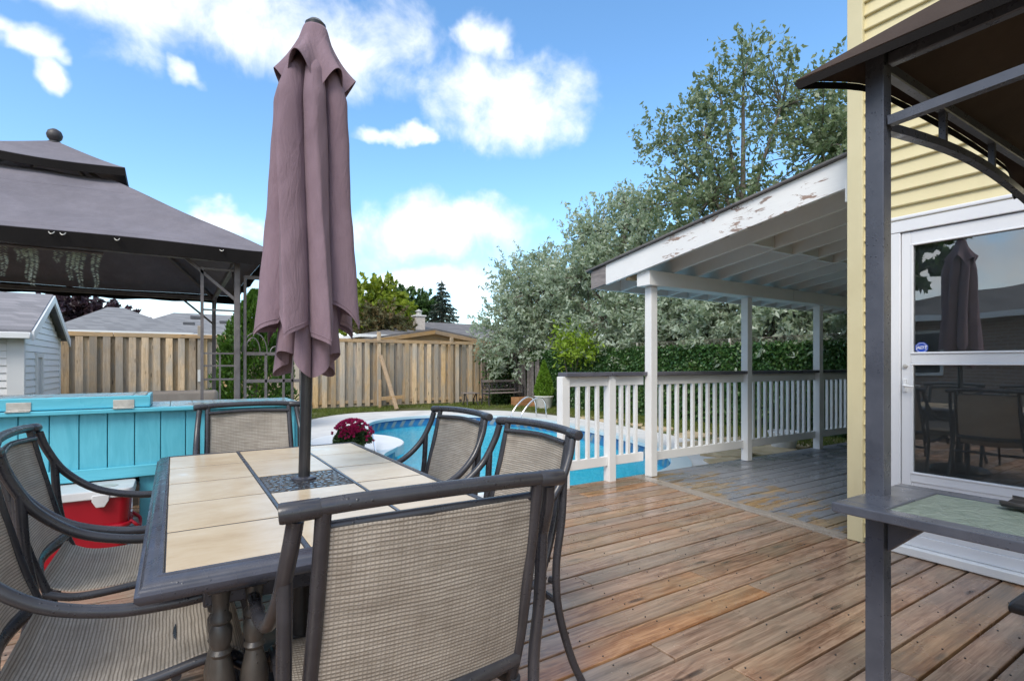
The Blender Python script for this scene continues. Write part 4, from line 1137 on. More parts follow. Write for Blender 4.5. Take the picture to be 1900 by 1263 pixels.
# keep clear of the concrete
inside = np.zeros(n, bool); ox = np.array([p.x for p in outer]); oy = np.array([p.y for p in outer]); j = len(ox) - 1
for i in range(len(ox)):
    cnd = ((oy[i] > gy) != (oy[j] > gy)) & (gx < (ox[j] - ox[i]) * (gy - oy[i]) / (oy[j] - oy[i] + 1e-9) + ox[i]); inside ^= cnd; j = i
kp &= ~inside; gx, gy = gx[kp], gy[kp]; n = len(gx)
o = leaf_mesh('grass', np.stack([gx, gy, np.full(n, G + .035)], 1), rng.normal(0, .45, (n, 3)) + np.array([0, 0, 1.]), rng.uniform(.05, .16, n), .10, 'grass', None, (3, 14, G))
tag(o, 'patchy grass at the foot of the back fence', 'grass', kind='stuff')
n = 9000; gx = rng.uniform(8.3, 9.6, n); gy = rng.uniform(4.2, 13, n)
o = leaf_mesh('ground_cover', np.stack([gx, gy, np.full(n, G + .04)], 1), rng.normal(0, .5, (n, 3)) + np.array([0, 0, .9]), rng.uniform(.05, .15, n), .14, 'grass', None, (9, 8, G))
tag(o, 'low weeds along the foot of the ivy fence', 'ground cover', kind='stuff')
# flagstones right of the pool
stones = [(6.75, 4.75, .45), (7.5, 4.6, .5), (8.35, 4.75, .5), (7.1, 5.5, .42), (7.95, 5.45, .45), (8.75, 5.6, .42), (7.9, 6.35, .4), (8.6, 6.5, .45), (8.15, 7.3, .42), (8.6, 8.1, .4), (8.5, 8.95, .4), (8.6, 9.8, .4), (8.7, 10.7, .4), (6.2, 4.35, .35), (9.3, 4.6, .4)]
for i, (sx_, sy_, sr_) in enumerate(stones):
    nn = random.choice([6, 7, 8]); ph = random.random() * 6
    poly = [(sx_ + sr_ * random.uniform(.78, 1.12) * math.cos(ph + 6.283 * q / nn), sy_ + sr_ * .82 * random.uniform(.78, 1.12) * math.sin(ph + 6.283 * q / nn)) for q in range(nn)]
    o = build(MB().prism(poly, G - .02, G + .02 + random.uniform(0, .02)), 'flagstone', 'flagstone', origin=(sx_, sy_, G), bevel=.012, seg=2)
    tag(o, 'rough sandy flagstone laid in the soil between pool and ivy fence', 'flagstone', 'flagstones beyond the porch railing')

# ================================================================== DINING TABLE
TZ = .722
table = thing('dining_table', 'rectangular patio table with beige tiles in a dark metal frame', 'table', (.435, 2.245, 0))
iu0, iu1, iv0, iv1 = -.018, .87, 1.385, 3.11
prof = [(0, TZ - .03), (0, TZ - .001), (.002, TZ + .003), (.010, TZ + .003), (.013, TZ - .000), (.019, TZ - .000), (.033, TZ - .004), (.042, TZ - .012), (.045, TZ - .020), (.052, TZ - .023), (.052, TZ - .033), (.042, TZ - .045), (.0, TZ - .045)]
mb = MB(); cor = [(iu0, iv0, -1, -1), (iu1, iv0, 1, -1), (iu1, iv1, 1, 1), (iu0, iv1, -1, 1)]; n = len(prof)
for cx, cy, sx, sy in cor:
    for o_, z in prof: mb.v.append(Vector((cx + sx * o_, cy + sy * o_, z)))
for c_ in range(4):
    c2 = (c_ + 1) % 4
    for i in range(n): mb.f.append((c_ * n + i, c_ * n + (i + 1) % n, c2 * n + (i + 1) % n, c2 * n + i))
build(mb, 'frame', 'table_metal', table, bevel=.0, angle=50)
build(MB().bb(iu0, iu1, iv0, iv1, TZ - .03, TZ - .0004), 'tray', 'vent_dark', table)
for a in (.277, .588):
    build(MB().bb(a, a + .011, iv0, iv1, TZ - .01, TZ + .0025), 'divider_strip', 'table_metal', table, bevel=.001)
cols = [(iu0, .277, [1.385, 1.715, 2.056, 2.40, 2.76, 3.11]), (.288, .588, [1.385, 1.715, 2.045]), (.288, .588, [2.365, 2.76, 3.11]), (.599, iu1, [1.385, 1.715, 2.056, 2.40, 2.76, 3.11])]
for a, b, rows in cols:
    for r0_, r1_ in zip(rows[:-1], rows[1:]):
        build(MB().bb(a + .0028, b - .0028, r0_ + .0058, r1_ - .0058, TZ - .012, TZ + random.uniform(.0004, .0012)), 'tile', 'tile', table, bevel=.0009, seg=1)
build(MB().bb(.2905, .5855, 2.048, 2.362, TZ - .012, TZ + .001), 'centre_plate', 'mosaic', table, bevel=.002)
mb = MB(); mb.lathe([(.026, 0), (.047, 0), (.047, .006), (.040, .010), (.026, .011)], 24, (.44, 2.235, TZ + .001)); build(mb, 'pole_ring', 'table_metal', table)
turn = [(.0, .0), (.022, .0), (.024, .02), (.018, .05), (.018, .12), (.023, .14), (.018, .16), (.020, .22), (.027, .255), (.019, .29), (.023, .30), (.019, .31), (.022, .335), (.033, .375), (.034, .40), (.026, .44), (.020, .465), (.026, .475), (.020, .485), (.025, .50), (.026, .53), (.019, .545), (.025, .552), (.025, .562), (.018, .572), (.019, .60), (.023, .625), (.023, .652)]
for cx, cy, sx, sy in cor:
    lx, ly = cx - sx * .115, cy - sy * .095
    for dx_, dy_ in ((0, 0), (-sx * .075, 0), (0, -sy * .075)):
        build(MB().lathe(turn, 14, (lx + dx_, ly + dy_, .0)), 'leg', 'bronze_metal', table)
    build(MB().bb(min(lx, lx - sx * .075) - .03, max(lx, lx - sx * .075) + .03, min(ly, ly - sy * .075) - .03, max(ly, ly - sy * .075) + .03, .628, .648), 'leg_bracket', 'table_metal', table, bevel=.004)
build(MB().bb(.06, .81, 1.49, 1.515, .585, .646), 'apron', 'table_metal', table, bevel=.004); build(MB().bb(.06, .81, 3.02, 3.045, .585, .646), 'apron', 'table_metal', table, bevel=.004)
build(MB().bb(.06, .085, 1.52, 3.015, .585, .646), 'apron', 'table_metal', table, bevel=.004); build(MB().bb(.785, .81, 1.52, 3.015, .585, .646), 'apron', 'table_metal', table, bevel=.004)

# ================================================================== CLOSED PARASOL
UX, UY = .44, 2.235
par = thing('parasol', 'closed mauve parasol standing through the tiled table', 'parasol', (UX, UY, 0))
build(MB().tube([(UX, UY, .03), (UX, UY, 2.48)], .0225, 20), 'pole', 'pole_metal', par)
build(MB().lathe([(0, 0.001), (.25, 0.001), (.255, .03), (.23, .055), (.06, .085), (.035, .11), (.032, .3), (0, .3)], 32, (UX, UY, 0)), 'base', 'black_plastic', par)
NL = 7
def para(a, b):
    """pleats of uneven width: broad faces that roll over narrow dark creases, hanging in straight-cut points"""
    s = b; aw = a + .022 * math.sin(2 * math.pi * (2 * a) + 1.0) + .012 * math.sin(2 * math.pi * 5 * a)
    k_ = (aw % 1.0) * NL; kf = math.floor(k_ + 1e-9); li = int(kf) % NL; f = max(0., k_ - kf)
    sgn = 1 if li % 2 else -1
    roll = f + (.10 + .05 * math.sin(li * 2.3)) * math.sin(2 * math.pi * f) * min(1, s * 1.8)
    lobe = abs(math.sin(math.pi * f)) ** .42
    Rm = float(np.interp(s, [0, .05, .11, .2, .35, .6, .85, 1], [.035, .072, .116, .142, .148, .153, .175, .190]))
    amp = float(np.interp(s, [0, .1, .4, 1], [.20, .48, .56, .60]))
    th2 = (kf + roll) / NL * 2 * math.pi + .42 * s + .07 * math.sin(5 * s + 2 * math.pi * a)
    lr = 1 + .09 * math.sin(2 * math.pi * 2 * a + 1 + 1.7 * s) + .05 * math.sin(2 * math.pi * 3 * a - 2.5 * s)
    wr = .010 * math.sin(31 * s + 9 * th2) * math.sin(7 * s) + .012 * math.sin(13 * s - 5 * th2)
    r_ = Rm * lr * (1 - amp + amp * lobe * 1.06 + wr)
    hem = 1.285 + .03 * math.sin(2 * math.pi * a + 2) + .03 * math.sin(2 * math.pi * 3 * a) + .20 * abs(f - .5) * (1 if li % 2 else .55)
    z = 2.445 + (hem - 2.445) * s
    return Vector((UX + r_ * math.cos(th2 + .5), UY + r_ * math.sin(th2 + .5), z))
mb = MB(); mb.grid(para, NL * 24, 72, closed_u=True); cn = build(mb, 'canopy', 'parasol_cloth', par, angle=75)
hp = [para(i / (NL * 24), .985) for i in range(NL * 24)]
mb = MB(); mb.tube(hp, .0022, 5, closed=True); build(mb, 'hem', 'parasol_cloth', cn)
def parin(a, b):
    th = a * 2 * math.pi; s = b; lob = abs(math.sin(4 * th)) ** .6
    r_ = float(np.interp(s, [0, 1], [.05, .115])) * (.6 + .5 * lob)
    return Vector((UX + r_ * math.cos(th), UY + r_ * math.sin(th), 1.95 - (.77 + .05 * math.sin(3 * th)) * s))
mb = MB(); mb.grid(parin, 128, 20, closed_u=True); build(mb, 'inner_fold', 'parasol_cloth', par, angle=75, solid=-.0015)
def vent(a, b):
    th = a * 2 * math.pi; s = b
    wv = math.cos(6 * th + .6) + .45 * math.cos(3 * th + 1.1)
    r_ = float(np.interp(s, [0, .08, .3, .65, 1], [.012, .044, .060, .096, .134])) * (1 + .15 * s * s * wv)
    z = 2.542 - float(np.interp(s, [0, .08, .3, 1], [0, .018, .075, .245])) + .042 * s * s * wv
    return Vector((UX + r_ * math.cos(th), UY + r_ * math.sin(th), z))
mb = MB(); mb.grid(vent, 144, 26, closed_u=True); build(mb, 'vent_cap', 'parasol_cloth', par, angle=75, solid=-.002)
build(MB().lathe([(0, 2.515), (.038, 2.52), (.04, 2.542), (.024, 2.558), (0, 2.562)], 20, (UX, UY, 0)), 'finial', 'black_plastic', par)

q_ = Vector((.539, .842, 0)); qq = Matrix.Rotation(R(1.45), 3, q_)
par.rotation_euler = qq.to_euler(); piv = Vector((UX, UY, .722)); par.location = piv + qq @ (Vector((UX, UY, 0)) - piv)

# ================================================================== SLING CHAIRS (local frame: faces +Y)
def make_chair(label):
    ch = thing('patio_chair', label, 'chair', (0, 0, 0), 'sling chairs round the table')
    RT = .0152
    hw = .282
    rail = catmull([(-hw, -.330, .922), (-.17, -.344, .930), (0, -.350, .933), (.17, -.344, .930), (hw, -.330, .922)], 8)
    build(MB().tube(rail, .0160, 14), 'top_rail', 'chair_metal', ch)
    for s in (-1, 1):
        e = Vector((s * hw, -.330, .922)); d = Vector((s * .985, .12, -.06)).normalized()
        m_ = MB().tube([e - d * .052, e - d * .048, e + d * .014, e + d * .019, e + d * .020], [.0160, .0185, .0190, .0178, .012], 16)
        build(m_, 'end_cap', 'chair_metal', ch)
        # back upright
        m_ = MB().tube([(s * .228, -.338, .922), (s * .232, -.300, .75), (s * .238, -.252, .56), (s * .242, -.205, .42), (s * .244, -.19, .375)], .0130, 12, 5, ry=1.15); build(m_, 'back_upright', 'chair_metal', ch)
        # sweeping arm, from the end of the top rail down to the front leg
        arm = [(s * .272, -.318, .905), (s * .280, -.296, .835), (s * .290, -.240, .735), (s * .298, -.140, .650), (s * .302, -.01, .607), (s * .302, .12, .597), (s * .300, .215, .600), (s * .297, .262, .585), (s * .294, .280, .54),
               (s * .290, .284, .43), (s * .290, .285, .25), (s * .294, .292, .10), (s * .300, .305, .002)]
        build(MB().tube(arm, RT, 14, 5), 'arm', 'chair_metal', ch)
        leg = [(s * .284, -.272, .785), (s * .284, -.262, .62), (s * .282, -.240, .46), (s * .282, -.250, .30), (s * .290, -.300, .12), (s * .300, -.352, .002)]
        build(MB().tube(leg, RT * .95, 12, 5), 'back_leg', 'chair_metal', ch)
        sr_ = [(s * .246, -.215, .415), (s * .246, -.12, .385), (s * .246, .05, .392), (s * .246, .18, .412), (s * .246, .245, .405), (s * .246, .275, .37), (s * .246, .282, .335)]
        build(MB().tube(sr_, .0135, 12, 5), 'seat_rail', 'chair_metal', ch)
        m_ = MB().tube([(s * .25, -.235, .40), (s * .285, -.243, .40)], .013, 10); m_.tube([(s * .25, .255, .385), (s * .292, .283, .38)], .013, 10); build(m_, 'rail_bracket', 'chair_metal', ch)
    build(MB().tube(catmull([(-.225, -.322, .885), (0, -.345, .892), (.225, -.322, .885)], 8), .0105, 10), 'back_crossbar', 'chair_metal', ch)
    build(MB().tube(catmull([(-.24, -.228, .475), (0, -.262, .468), (.24, -.228, .475)], 8), .016, 10, ry=1.4), 'back_crossbar', 'chair_metal', ch)
    build(MB().tube([(-.246, .12, .385), (.246, .12, .385)], .012, 8), 'seat_crossbar', 'chair_metal', ch)
    build(MB().tube([(-.282, -.245, .33), (.282, -.245, .33)], .012, 8), 'seat_crossbar', 'chair_metal', ch)
    def back(a, b):
        x = (a - .5) * 2; z = .492 + (.884 - .492) * b
        y = float(np.interp(z, [.49, .56, .75, .89], [-.232, -.252, -.300, -.327]))
        sag = -.026 * (1 - x * x)
        return Vector((x * .226, y + sag + .002 * math.sin(9 * b + 4 * x), z + .006 * (1 - x * x) * b))
    mb_ = MB(); mb_.grid(back, 14, 18, lambda a, b: (a * .46, b * .42)); build(mb_, 'back_sling', 'sling', ch, angle=80, solid=-.004)
    path = catmull([(0, -.225, .455), (0, -.200, .420), (0, -.12, .390), (0, .05, .392), (0, .18, .414), (0, .245, .410), (0, .280, .375), (0, .286, .335)], 5)
    L = [0]
    for p_, q_ in zip(path[:-1], path[1:]): L.append(L[-1] + (q_ - p_).length)
    def seat(a, b):
        x = (a - .5) * 2; k_ = b * (len(path) - 1); i_ = min(int(k_), len(path) - 2); p_ = path[i_].lerp(path[i_ + 1], k_ - i_)
        return Vector((x * .243, p_.y, p_.z + .012 - .024 * (1 - x * x) * math.sin(math.pi * min(1, b * 1.1)) if b < .9 else p_.z + .012))
    mb_ = MB(); mb_.grid(seat, 14, len(path) - 1, lambda a, b: (a * .49, L[int(round(b * (len(path) - 1)))] + .5)); build(mb_, 'seat_sling', 'sling', ch, angle=80, solid=-.004)
    return ch
chair0 = make_chair('nearest sling chair, its back turned to the viewer at the table end')
chair0.location = (.465, 1.305, 0); chair0.rotation_euler = (0, 0, R(-2))
GC = 'sling chairs round the table'
dup(chair0, (.40, 3.34, 0), R(180), 'sling chair at the far table end in front of the blue bar', GC)
dup(chair0, (.925, 1.80, 0), R(90 - 2), 'sling chair on the right of the table, nearer of the two', GC)
dup(chair0, (.96, 2.52, 0), R(90 + 3), 'sling chair on the right of the table, farther and nearest the pool', GC)
dup(chair0, (-.115, 1.84, 0), R(-90), 'sling chair at the lower left picture corner, cut by the frame', GC)
dup(chair0, (-.15, 2.57, 0), R(-90 - 1), 'sling chair on the left of the table beside the red cooler', GC)

# ================================================================== TURQUOISE BAR
bar = thing('outdoor_bar', 'turquoise painted plank bar with hinged box lid beside the gazebo', 'bar', (-.9, 4.5, 0))
BY = 4.20; BZ = .90
x = -2.6
while x < .74:
    build(MB().bb(x, min(x + .136, .76), BY, BY + .02, .475, BZ - .028), 'board', 'aqua_board', bar, bevel=.003)
    x += .1405
build(MB().bb(-2.62, .78, BY - .024, BY - .002, .455, .53), 'bottom_rail', 'aqua_rail', bar, bevel=.004)
build(MB().bb(-2.66, .80, BY - .05, BY + .0, BZ - .026, BZ), 'top_trim', 'aqua_rail', bar, bevel=.004)
x = -2.66
while x < .78:
    build(MB().bb(x, min(x + .136, .80), BY + .002, BY + .62, BZ - .026, BZ + random.uniform(-.001, .002)), 'top_board', 'aqua_worn', bar, bevel=.003)
    x += .139
for lx in (-2.58, -.19, .70):
    for ly in (BY + .022, BY + .50):
        build(MB().bb(lx, lx + .088, ly, ly + .088, .002, BZ - .028), 'leg', 'aqua_board', bar, bevel=.004)
build(MB().bb(-2.6, .78, BY + .60, BY + .62, .40, BZ - .028), 'back_panel', 'aqua_board', bar)
lid = build(MB().bb(-2.35, -.13, BY - .012, BY + .010, BZ + .004, BZ + .078), 'box_lid', 'aqua_rail', bar, bevel=.005)
build(MB().bb(-.155, -.13, BY + .012, BY + .50, BZ + .004, BZ + .078), 'lid_end', 'aqua_rail', bar, bevel=.004)
x = -2.35
while x < -.17:
    build(MB().bb(x, min(x + .138, -.157), BY + .011, BY + .50, BZ + .055, BZ + .079), 'lid_board', 'aqua_worn', bar, bevel=.003)
    x += .1415
for hx in (-.77, -.27):
    m_ = MB(); m_.bb(hx - .055, hx + .055, BY - .0165, BY - .0125, BZ + .012, BZ + .055); m_.bb(hx - .055, hx + .055, BY - .058, BY - .013, BZ + .0005, BZ + .0045); m_.tube([(hx - .055, BY - .018, BZ + .008), (hx + .055, BY - .018, BZ + .008)], .005, 8)
    for q in (-.035, .0, .035): m_.lathe([(.006, 0), (.006, .003), (0, .004)], 8, (hx + q, BY - .035, BZ + .0045))
    build(m_, 'hinge', 'zinc', lid, bevel=.0015)
# cooler under the bar
co = thing('cooler', 'red picnic cooler with grey white lid under the blue bar', 'cooler', (-.50, 4.10, 0))
def tubr(x0, x1, y0, y1, z0, z1, tp, r_, mb_, n_=5):
    lv = [(z0, tp), (z1, 0.0)]
    for z, t_ in lv:
        for cx, cy, a0 in ((x1 - r_ - t_, y1 - r_ - t_, 0), (x0 + r_ + t_, y1 - r_ - t_, 90), (x0 + r_ + t_, y0 + r_ + t_, 180), (x1 - r_ - t_, y0 + r_ + t_, 270)):
            for q in range(n_): mb_.v.append(Vector((cx + r_ * math.cos(R(a0 + 90 * q / (n_ - 1))), cy + r_ * math.sin(R(a0 + 90 * q / (n_ - 1))), z)))
    m_ = 4 * n_; b_ = len(mb_.v) - 2 * m_
    mb_.f += [tuple(b_ + i for i in range(m_))[::-1], tuple(b_ + m_ + i for i in range(m_))] + [(b_ + i, b_ + (i + 1) % m_, b_ + m_ + (i + 1) % m_, b_ + m_ + i) for i in range(m_)]
    return mb_
mb = tubr(-.80, -.22, 3.90, 4.20, .004, .395, .03, .05, MB()); tubr(-.805, -.215, 3.892, 4.205, .215, .235, 0, .05, mb)
build(mb, 'body', 'red_plastic', co, bevel=.006, seg=2)
mb = tubr(-.815, -.205, 3.885, 4.215, .397, .445, -.004, .05, MB()); ld = build(mb, 'lid', 'lid_plastic', co, bevel=.008, seg=2)
for q in (-.70, -.33): build(MB().lathe([(.045, 0), (.045, .0015), (0, .0015)], 20, (q, 4.02, .4455)), 'cup_recess', 'zinc', ld)
for q in (-.66, -.36):
    m_ = MB().prism([(q - .04, .422), (q + .04, .422), (q + .04, .388), (q + .02, .350), (q - .02, .350), (q - .04, .388)], 0, .014, tf=lambda v: Vector((v.x, 3.884 - v.z, v.y))); build(m_, 'latch', 'lid_plastic', co, bevel=.003)
mb = MB().tube([(-.225, 3.95, .24), (-.185, 3.95, .20), (-.180, 4.05, .17), (-.185, 4.15, .20), (-.225, 4.15, .24)], .010, 8, 4); build(mb, 'handle', 'red_plastic', co)
# corrugated hose lying on the shelf strip under the bar
hs = thing('ribbed_hose', 'black ribbed hose lying behind the red cooler', 'hose', (-.45, 4.5, 0))
build(MB().bb(-2.4, .65, 4.42, 4.72, .36, .38), 'shelf_strip', 'aqua_worn', bar, bevel=.002)
mb = MB(); pth = catmull([(-1.0, 4.50, .42), (-.7, 4.47, .42), (-.4, 4.46, .42), (-.05, 4.5, .42)], 14); mb.tube(pth, [.036 if i % 2 else .026 for i in range(len(pth))], 12); build(mb, 'hose', 'black_plastic', hs, angle=20)

# ================================================================== LEFT GAZEBO
gx0, gy0, hu, hv = -.93, 6.40, 1.62, 1.68
gz = thing('gazebo', 'large dark gazebo with mauve grey two-tier canopy behind the bar', 'gazebo', (gx0, gy0, 0))
EZ, TZ2 = 2.10, 2.84
def sq(a, h_u, h_v):
    a = (a % 1) * 4; i_ = int(a); f = (a - i_) * 2 - 1
    return [(f, -1), (1, f), (-f, 1), (-1, -f)][i_][0] * h_u, [(f, -1), (1, f), (-f, 1), (-1, -f)][i_][1] * h_v
def roof_lo(a, b):
    x, y = sq(a, 1, 1); k_ = 1 - b
    hu_ = .44 + (hu - .44) * k_; hv_ = .44 + (hv - .44) * k_
    f = (a * 4) % 1
    sag = -.045 * math.sin(math.pi * b) * math.sin(math.pi * f) ** 1.0 + .006 * math.sin(11 * f + 9 * b)
    pin = 1 - .018 * math.sin(math.pi * f) * k_
    return Vector((gx0 + x * hu_ * pin, gy0 + y * hv_ * pin, EZ + (TZ2 - EZ) * b + sag))
mb = MB(); mb.grid(roof_lo, 96, 24, closed_u=True); can = build(mb, 'canopy', 'gazebo_cloth', gz, angle=30, solid=-.004)
for q in range(4):
    pts_ = [roof_lo(q / 4 + 1e-6, j / 24) + Vector((0, 0, .004)) for j in range(25)]
    build(MB().tube(pts_, .005, 5), 'seam', 'gazebo_cloth', can)
build(MB().tube([roof_lo(i / 96, .78) + Vector((0, 0, .003)) for i in range(96)], .004, 5, closed=True), 'seam', 'gazebo_cloth', can)
build(MB().tube([roof_lo(i / 96, .06) + Vector((0, 0, .003)) for i in range(96)], .003, 5, closed=True), 'seam', 'gazebo_cloth', can)
def val(a, b):
    p_ = roof_lo(a, 0); f = (a * 4) % 1
    return Vector((gx0 + (p_.x - gx0) * (1 - .004 * b), gy0 + (p_.y - gy0) * (1 - .004 * b), p_.z - b * (.105 + .012 * math.sin(37 * f) * math.sin(math.pi * f)) - .001))
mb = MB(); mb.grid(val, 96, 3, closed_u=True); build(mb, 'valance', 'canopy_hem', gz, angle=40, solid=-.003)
def roof_hi(a, b):
    x, y = sq(a, 1, 1); f = (a * 4) % 1; k_ = 1 - b
    return Vector((gx0 + x * (.54 * k_ + .02), gy0 + y * (.54 * k_ + .02), 2.935 + .30 * (b ** 1.12) - .03 * math.sin(math.pi * f) * k_ ** 2 - .02 * math.sin(math.pi * b) * math.sin(math.pi * f)))
mb = MB(); mb.grid(roof_hi, 64, 12, closed_u=True); build(mb, 'top_canopy', 'gazebo_cloth', gz, angle=30, solid=-.004)
def val2(a, b):
    p_ = roof_hi(a, 0); return Vector((p_.x, p_.y, p_.z - b * .07 - .001))
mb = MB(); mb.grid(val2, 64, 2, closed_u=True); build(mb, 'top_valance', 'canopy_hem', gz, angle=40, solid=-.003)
build(MB().lathe([(0, 3.21), (.05, 3.215), (.05, 3.235), (.03, 3.24), (.055, 3.27), (.062, 3.30), (.05, 3.335), (.02, 3.355), (0, 3.36)], 20, (gx0, gy0, 0)), 'finial', 'dark_bench_metal', gz)
cs_ = [(gx0 + sx * 1.37, gy0 + sy * 1.5, sx, sy) for sx, sy in ((1, -1), (1, 1), (-1, 1), (-1, -1))]
for px, py, sx, sy in cs_:
    build(MB().bb(px - .022, px + .022, py - .022, py + .022, 0, 2.06), 'post', 'gazebo_metal', gz, bevel=.005)
    build(MB().bar((px, py, 2.045), (gx0 + sx * .42, gy0 + sy * .42, 2.80), .035, .035), 'hip_rafter', 'gazebo_metal', gz, bevel=.003)
    # corner panel, two bays of thin rails
    for ax_ in ((0,) if (sx, sy) == (1, -1) else ()):
        ex, ey = (px - sx * .25, py) if ax_ == 0 else (px, py - sy * .25)
        m_ = MB(); m_.bar((ex, ey, 0), (ex, ey, 1.96), .022, .022)
        for zz in (.25, .62, .88, 1.06, 1.17, 1.27, 1.62, 1.95): m_.bar((px, py, zz), (ex, ey, zz), .014, .014)
        mx_, my_ = (px + ex) / 2, (py + ey) / 2; m_.bar((mx_, my_, .25), (mx_, my_, 1.27), .012, .012)
        build(m_, 'corner_panel', 'gazebo_metal', gz)
for i in range(4):
    a, b = cs_[i], cs_[(i + 1) % 4]
    build(MB().bar((a[0], a[1], 2.04), (b[0], b[1], 2.04), .04, .05), 'eave_beam', 'gazebo_metal', gz, bevel=.003)
    p0, p1 = Vector((a[0], a[1], 2.04)), Vector((b[0], b[1], 2.04)); 
    build(MB().bar(p0.lerp(p1, .14), p0 + Vector((0, 0, -.34)), .022, .022), 'knee_brace', 'gazebo_metal', gz)
    build(MB().bar(p1.lerp(p0, .14), p1 + Vector((0, 0, -.34)), .022, .022), 'knee_brace', 'gazebo_metal', gz)
mb = MB()
for i in range(4):
    a = cs_[i]; mb.bar((gx0 + a[2] * .42, gy0 + a[3] * .42, 2.80), (gx0 + cs_[(i + 1) % 4][2] * .42, gy0 + cs_[(i + 1) % 4][3] * .42, 2.80), .035, .035)
    mb.bar((gx0 + a[2] * .42, gy0 + a[3] * .42, 2.80), (gx0, gy0, 3.2), .025, .025)
build(mb, 'crown_frame', 'gazebo_metal', gz)
mb = MB()
for q in (-2.30, -2.24, -1.86, -.72, -.66, -.36, .30): mb.tube([(q, gy0 - hv + .02, 2.085), (q + .012, gy0 - hv - .012, 2.068), (q + .024, gy0 - hv - .012, 2.07), (q + .03, gy0 - hv + .02, 2.088)], .0035, 6, 3)
build(mb, 'curtain_ring', 'zinc', gz)
# metal trellis wing with wire arches right of the near post
tw = thing('metal_trellis', 'thin metal trellis panel with small wire arches beside the gazebo post', 'trellis', (.7, 4.92, 0))
m_ = MB()
for xx, zt in ((.50, 1.92), (.94, 1.92)): m_.bar((xx, 4.92, 0), (xx, 4.92, zt), .022, .022)
for zz, w_ in ((1.91, .03), (1.27, .028), (1.04, .028), (.5, .02)): m_.bar((.50, 4.92, zz), (.94, 4.92, zz), .02, w_)
for xx in (.66, .80, .87): m_.bar((xx, 4.92, .2), (xx, 4.92, 1.27), .02, .02)
build(m_, 'frame', 'gazebo_metal', tw, bevel=.002)
m_ = MB()
for c_, r_, h_ in ((.56, .055, .12), (.575, .095, .16), (.74, .045, .05), (.84, .045, .05)):
    m_.tube([(c_ + r_ * math.cos(q), 4.92, 1.285 + h_ * math.sin(q)) for q in np.linspace(0, math.pi, 13)], .005, 6)
build(m_, 'wire_arch', 'gazebo_metal', tw)
# cushioned armchair inside the gazebo
ac = thing('cushioned_armchair', 'tan cushioned armchair back showing above the blue bar inside the gazebo', 'armchair', (.05, 5.75, 0))
mb = tubr(-.24, .34, 0, .14, 0, .42, .0, .05, MB(), 5); mb.v = [Vector((v.x, 5.40 + v.y + .12 * (.5 - v.z), v.z + .53)) for v in mb.v]; build(mb, 'back_cushion', 'cushion', ac, bevel=.03, seg=3)
mb = tubr(-.24, .34, 5.5, 6.05, .36, .50, 0.01, .05, MB(), 5); build(mb, 'seat_cushion', 'cushion', ac, bevel=.03, seg=3)
m_ = MB(); m_.bb(-.28, .38, 5.42, 6.08, .28, .345); build(m_, 'seat_frame', 'bronze_metal', ac, bevel=.01)
for lx in (-.27, .35):
    for ly in (5.44, 6.04): build(MB().bb(lx - .02, lx + .02, ly - .02, ly + .02, 0, .28), 'leg', 'bronze_metal', ac)
    build(MB().tube([(lx, 5.44, .30), (lx, 5.44, .62), (lx, 5.7, .64), (lx, 6.02, .60), (lx, 6.05, .30)], .018, 8, 3), 'arm', 'bronze_metal', ac)
# trailing fern strands hanging under the near eave
fn = thing('hanging_fern', 'pale green trailing fern strands hanging under the gazebo eave', 'hanging plant', (-.73, 4.93, 2.02))
build(MB().tube([(-1.02, 4.93, 2.0), (-.44, 4.93, 2.0)], .012, 8), 'rod', 'gazebo_metal', fn)
for q, ln in ((-.985, .20), (-.90, .10), (-.855, .22), (-.83, .26), (-.70, .08), (-.63, .20), (-.60, .14), (-.575, .24), (-.485, .24)):
    m = int(ln * 150) * 2; f = np.repeat(np.linspace(0, 1, m // 2), 2); sd = np.tile([-1, 1], m // 2)
    wv = .006 * np.sin(f * 7 + q * 9)
    c_ = np.stack([q + wv + sd * .017 * (1 - .6 * f), np.full(m, 4.93) + rng.normal(0, .006, m), 1.99 - f * ln], 1)
    leaf_mesh('frond', c_, np.stack([sd * 1.0, rng.normal(0, .2, m), np.full(m, -.35)], 1), np.full(m, .036) * (1.1 - .6 * f), .20, 'fern', fn, kind=None)

# ================================================================== GRILL CANOPY on the right
X0, X1, Y1, Y0 = 1.75, 3.30, .73, -1.75
gc = thing('grill_canopy', 'brown fabric grill canopy on slate grey square posts by the door', 'canopy', (X0, Y1, 0))
for px, py in ((X0, Y1), (X1, Y1), (X1, Y0), (X0, Y0)):
    build(MB().bb(px - .025, px + .025, py - .025, py + .025, 0, 2.10), 'post', 'canopy_metal', gc, bevel=.004, seg=2)
for a, b in (((X0, Y1), (X1, Y1)), ((X0, Y0), (X1, Y0)), ((X0, Y1), (X0, Y0)), ((X1, Y1), (X1, Y0))):
    p0, p1 = Vector((*a, 0)), Vector((*b, 0)); dv = (p1 - p0).normalized(); p0 += dv * .03; p1 -= dv * .03
    alongx = abs(dv.x) > .5
    build(MB().bar(p0 + Vector((0, 0, 2.062)), p1 + Vector((0, 0, 2.062)), .03, .034), 'eave_beam', 'canopy_metal', gc, bevel=.003)
    m_ = MB(); pts = []
    for q in range(17):
        f = q / 16; pts.append(p0.lerp(p1, f) + Vector((0, 0, 1.885 + (.055 if alongx else .03) * math.sin(math.pi * f))))
    for u_, v_ in zip(pts[:-1], pts[1:]): m_.bar(u_, v_, .028, .026)
    build(m_, 'arched_brace', 'canopy_metal', gc)
    for f in ((.30, .62) if alongx else (.2, .4, .6, .8)):
        q = p0.lerp(p1, f); build(MB().bar(q + Vector((0, 0, 1.89 + (.055 if alongx else .03) * math.sin(math.pi * f))), q + Vector((0, 0, 2.05)), .02, .02), 'spacer', 'canopy_metal', gc)
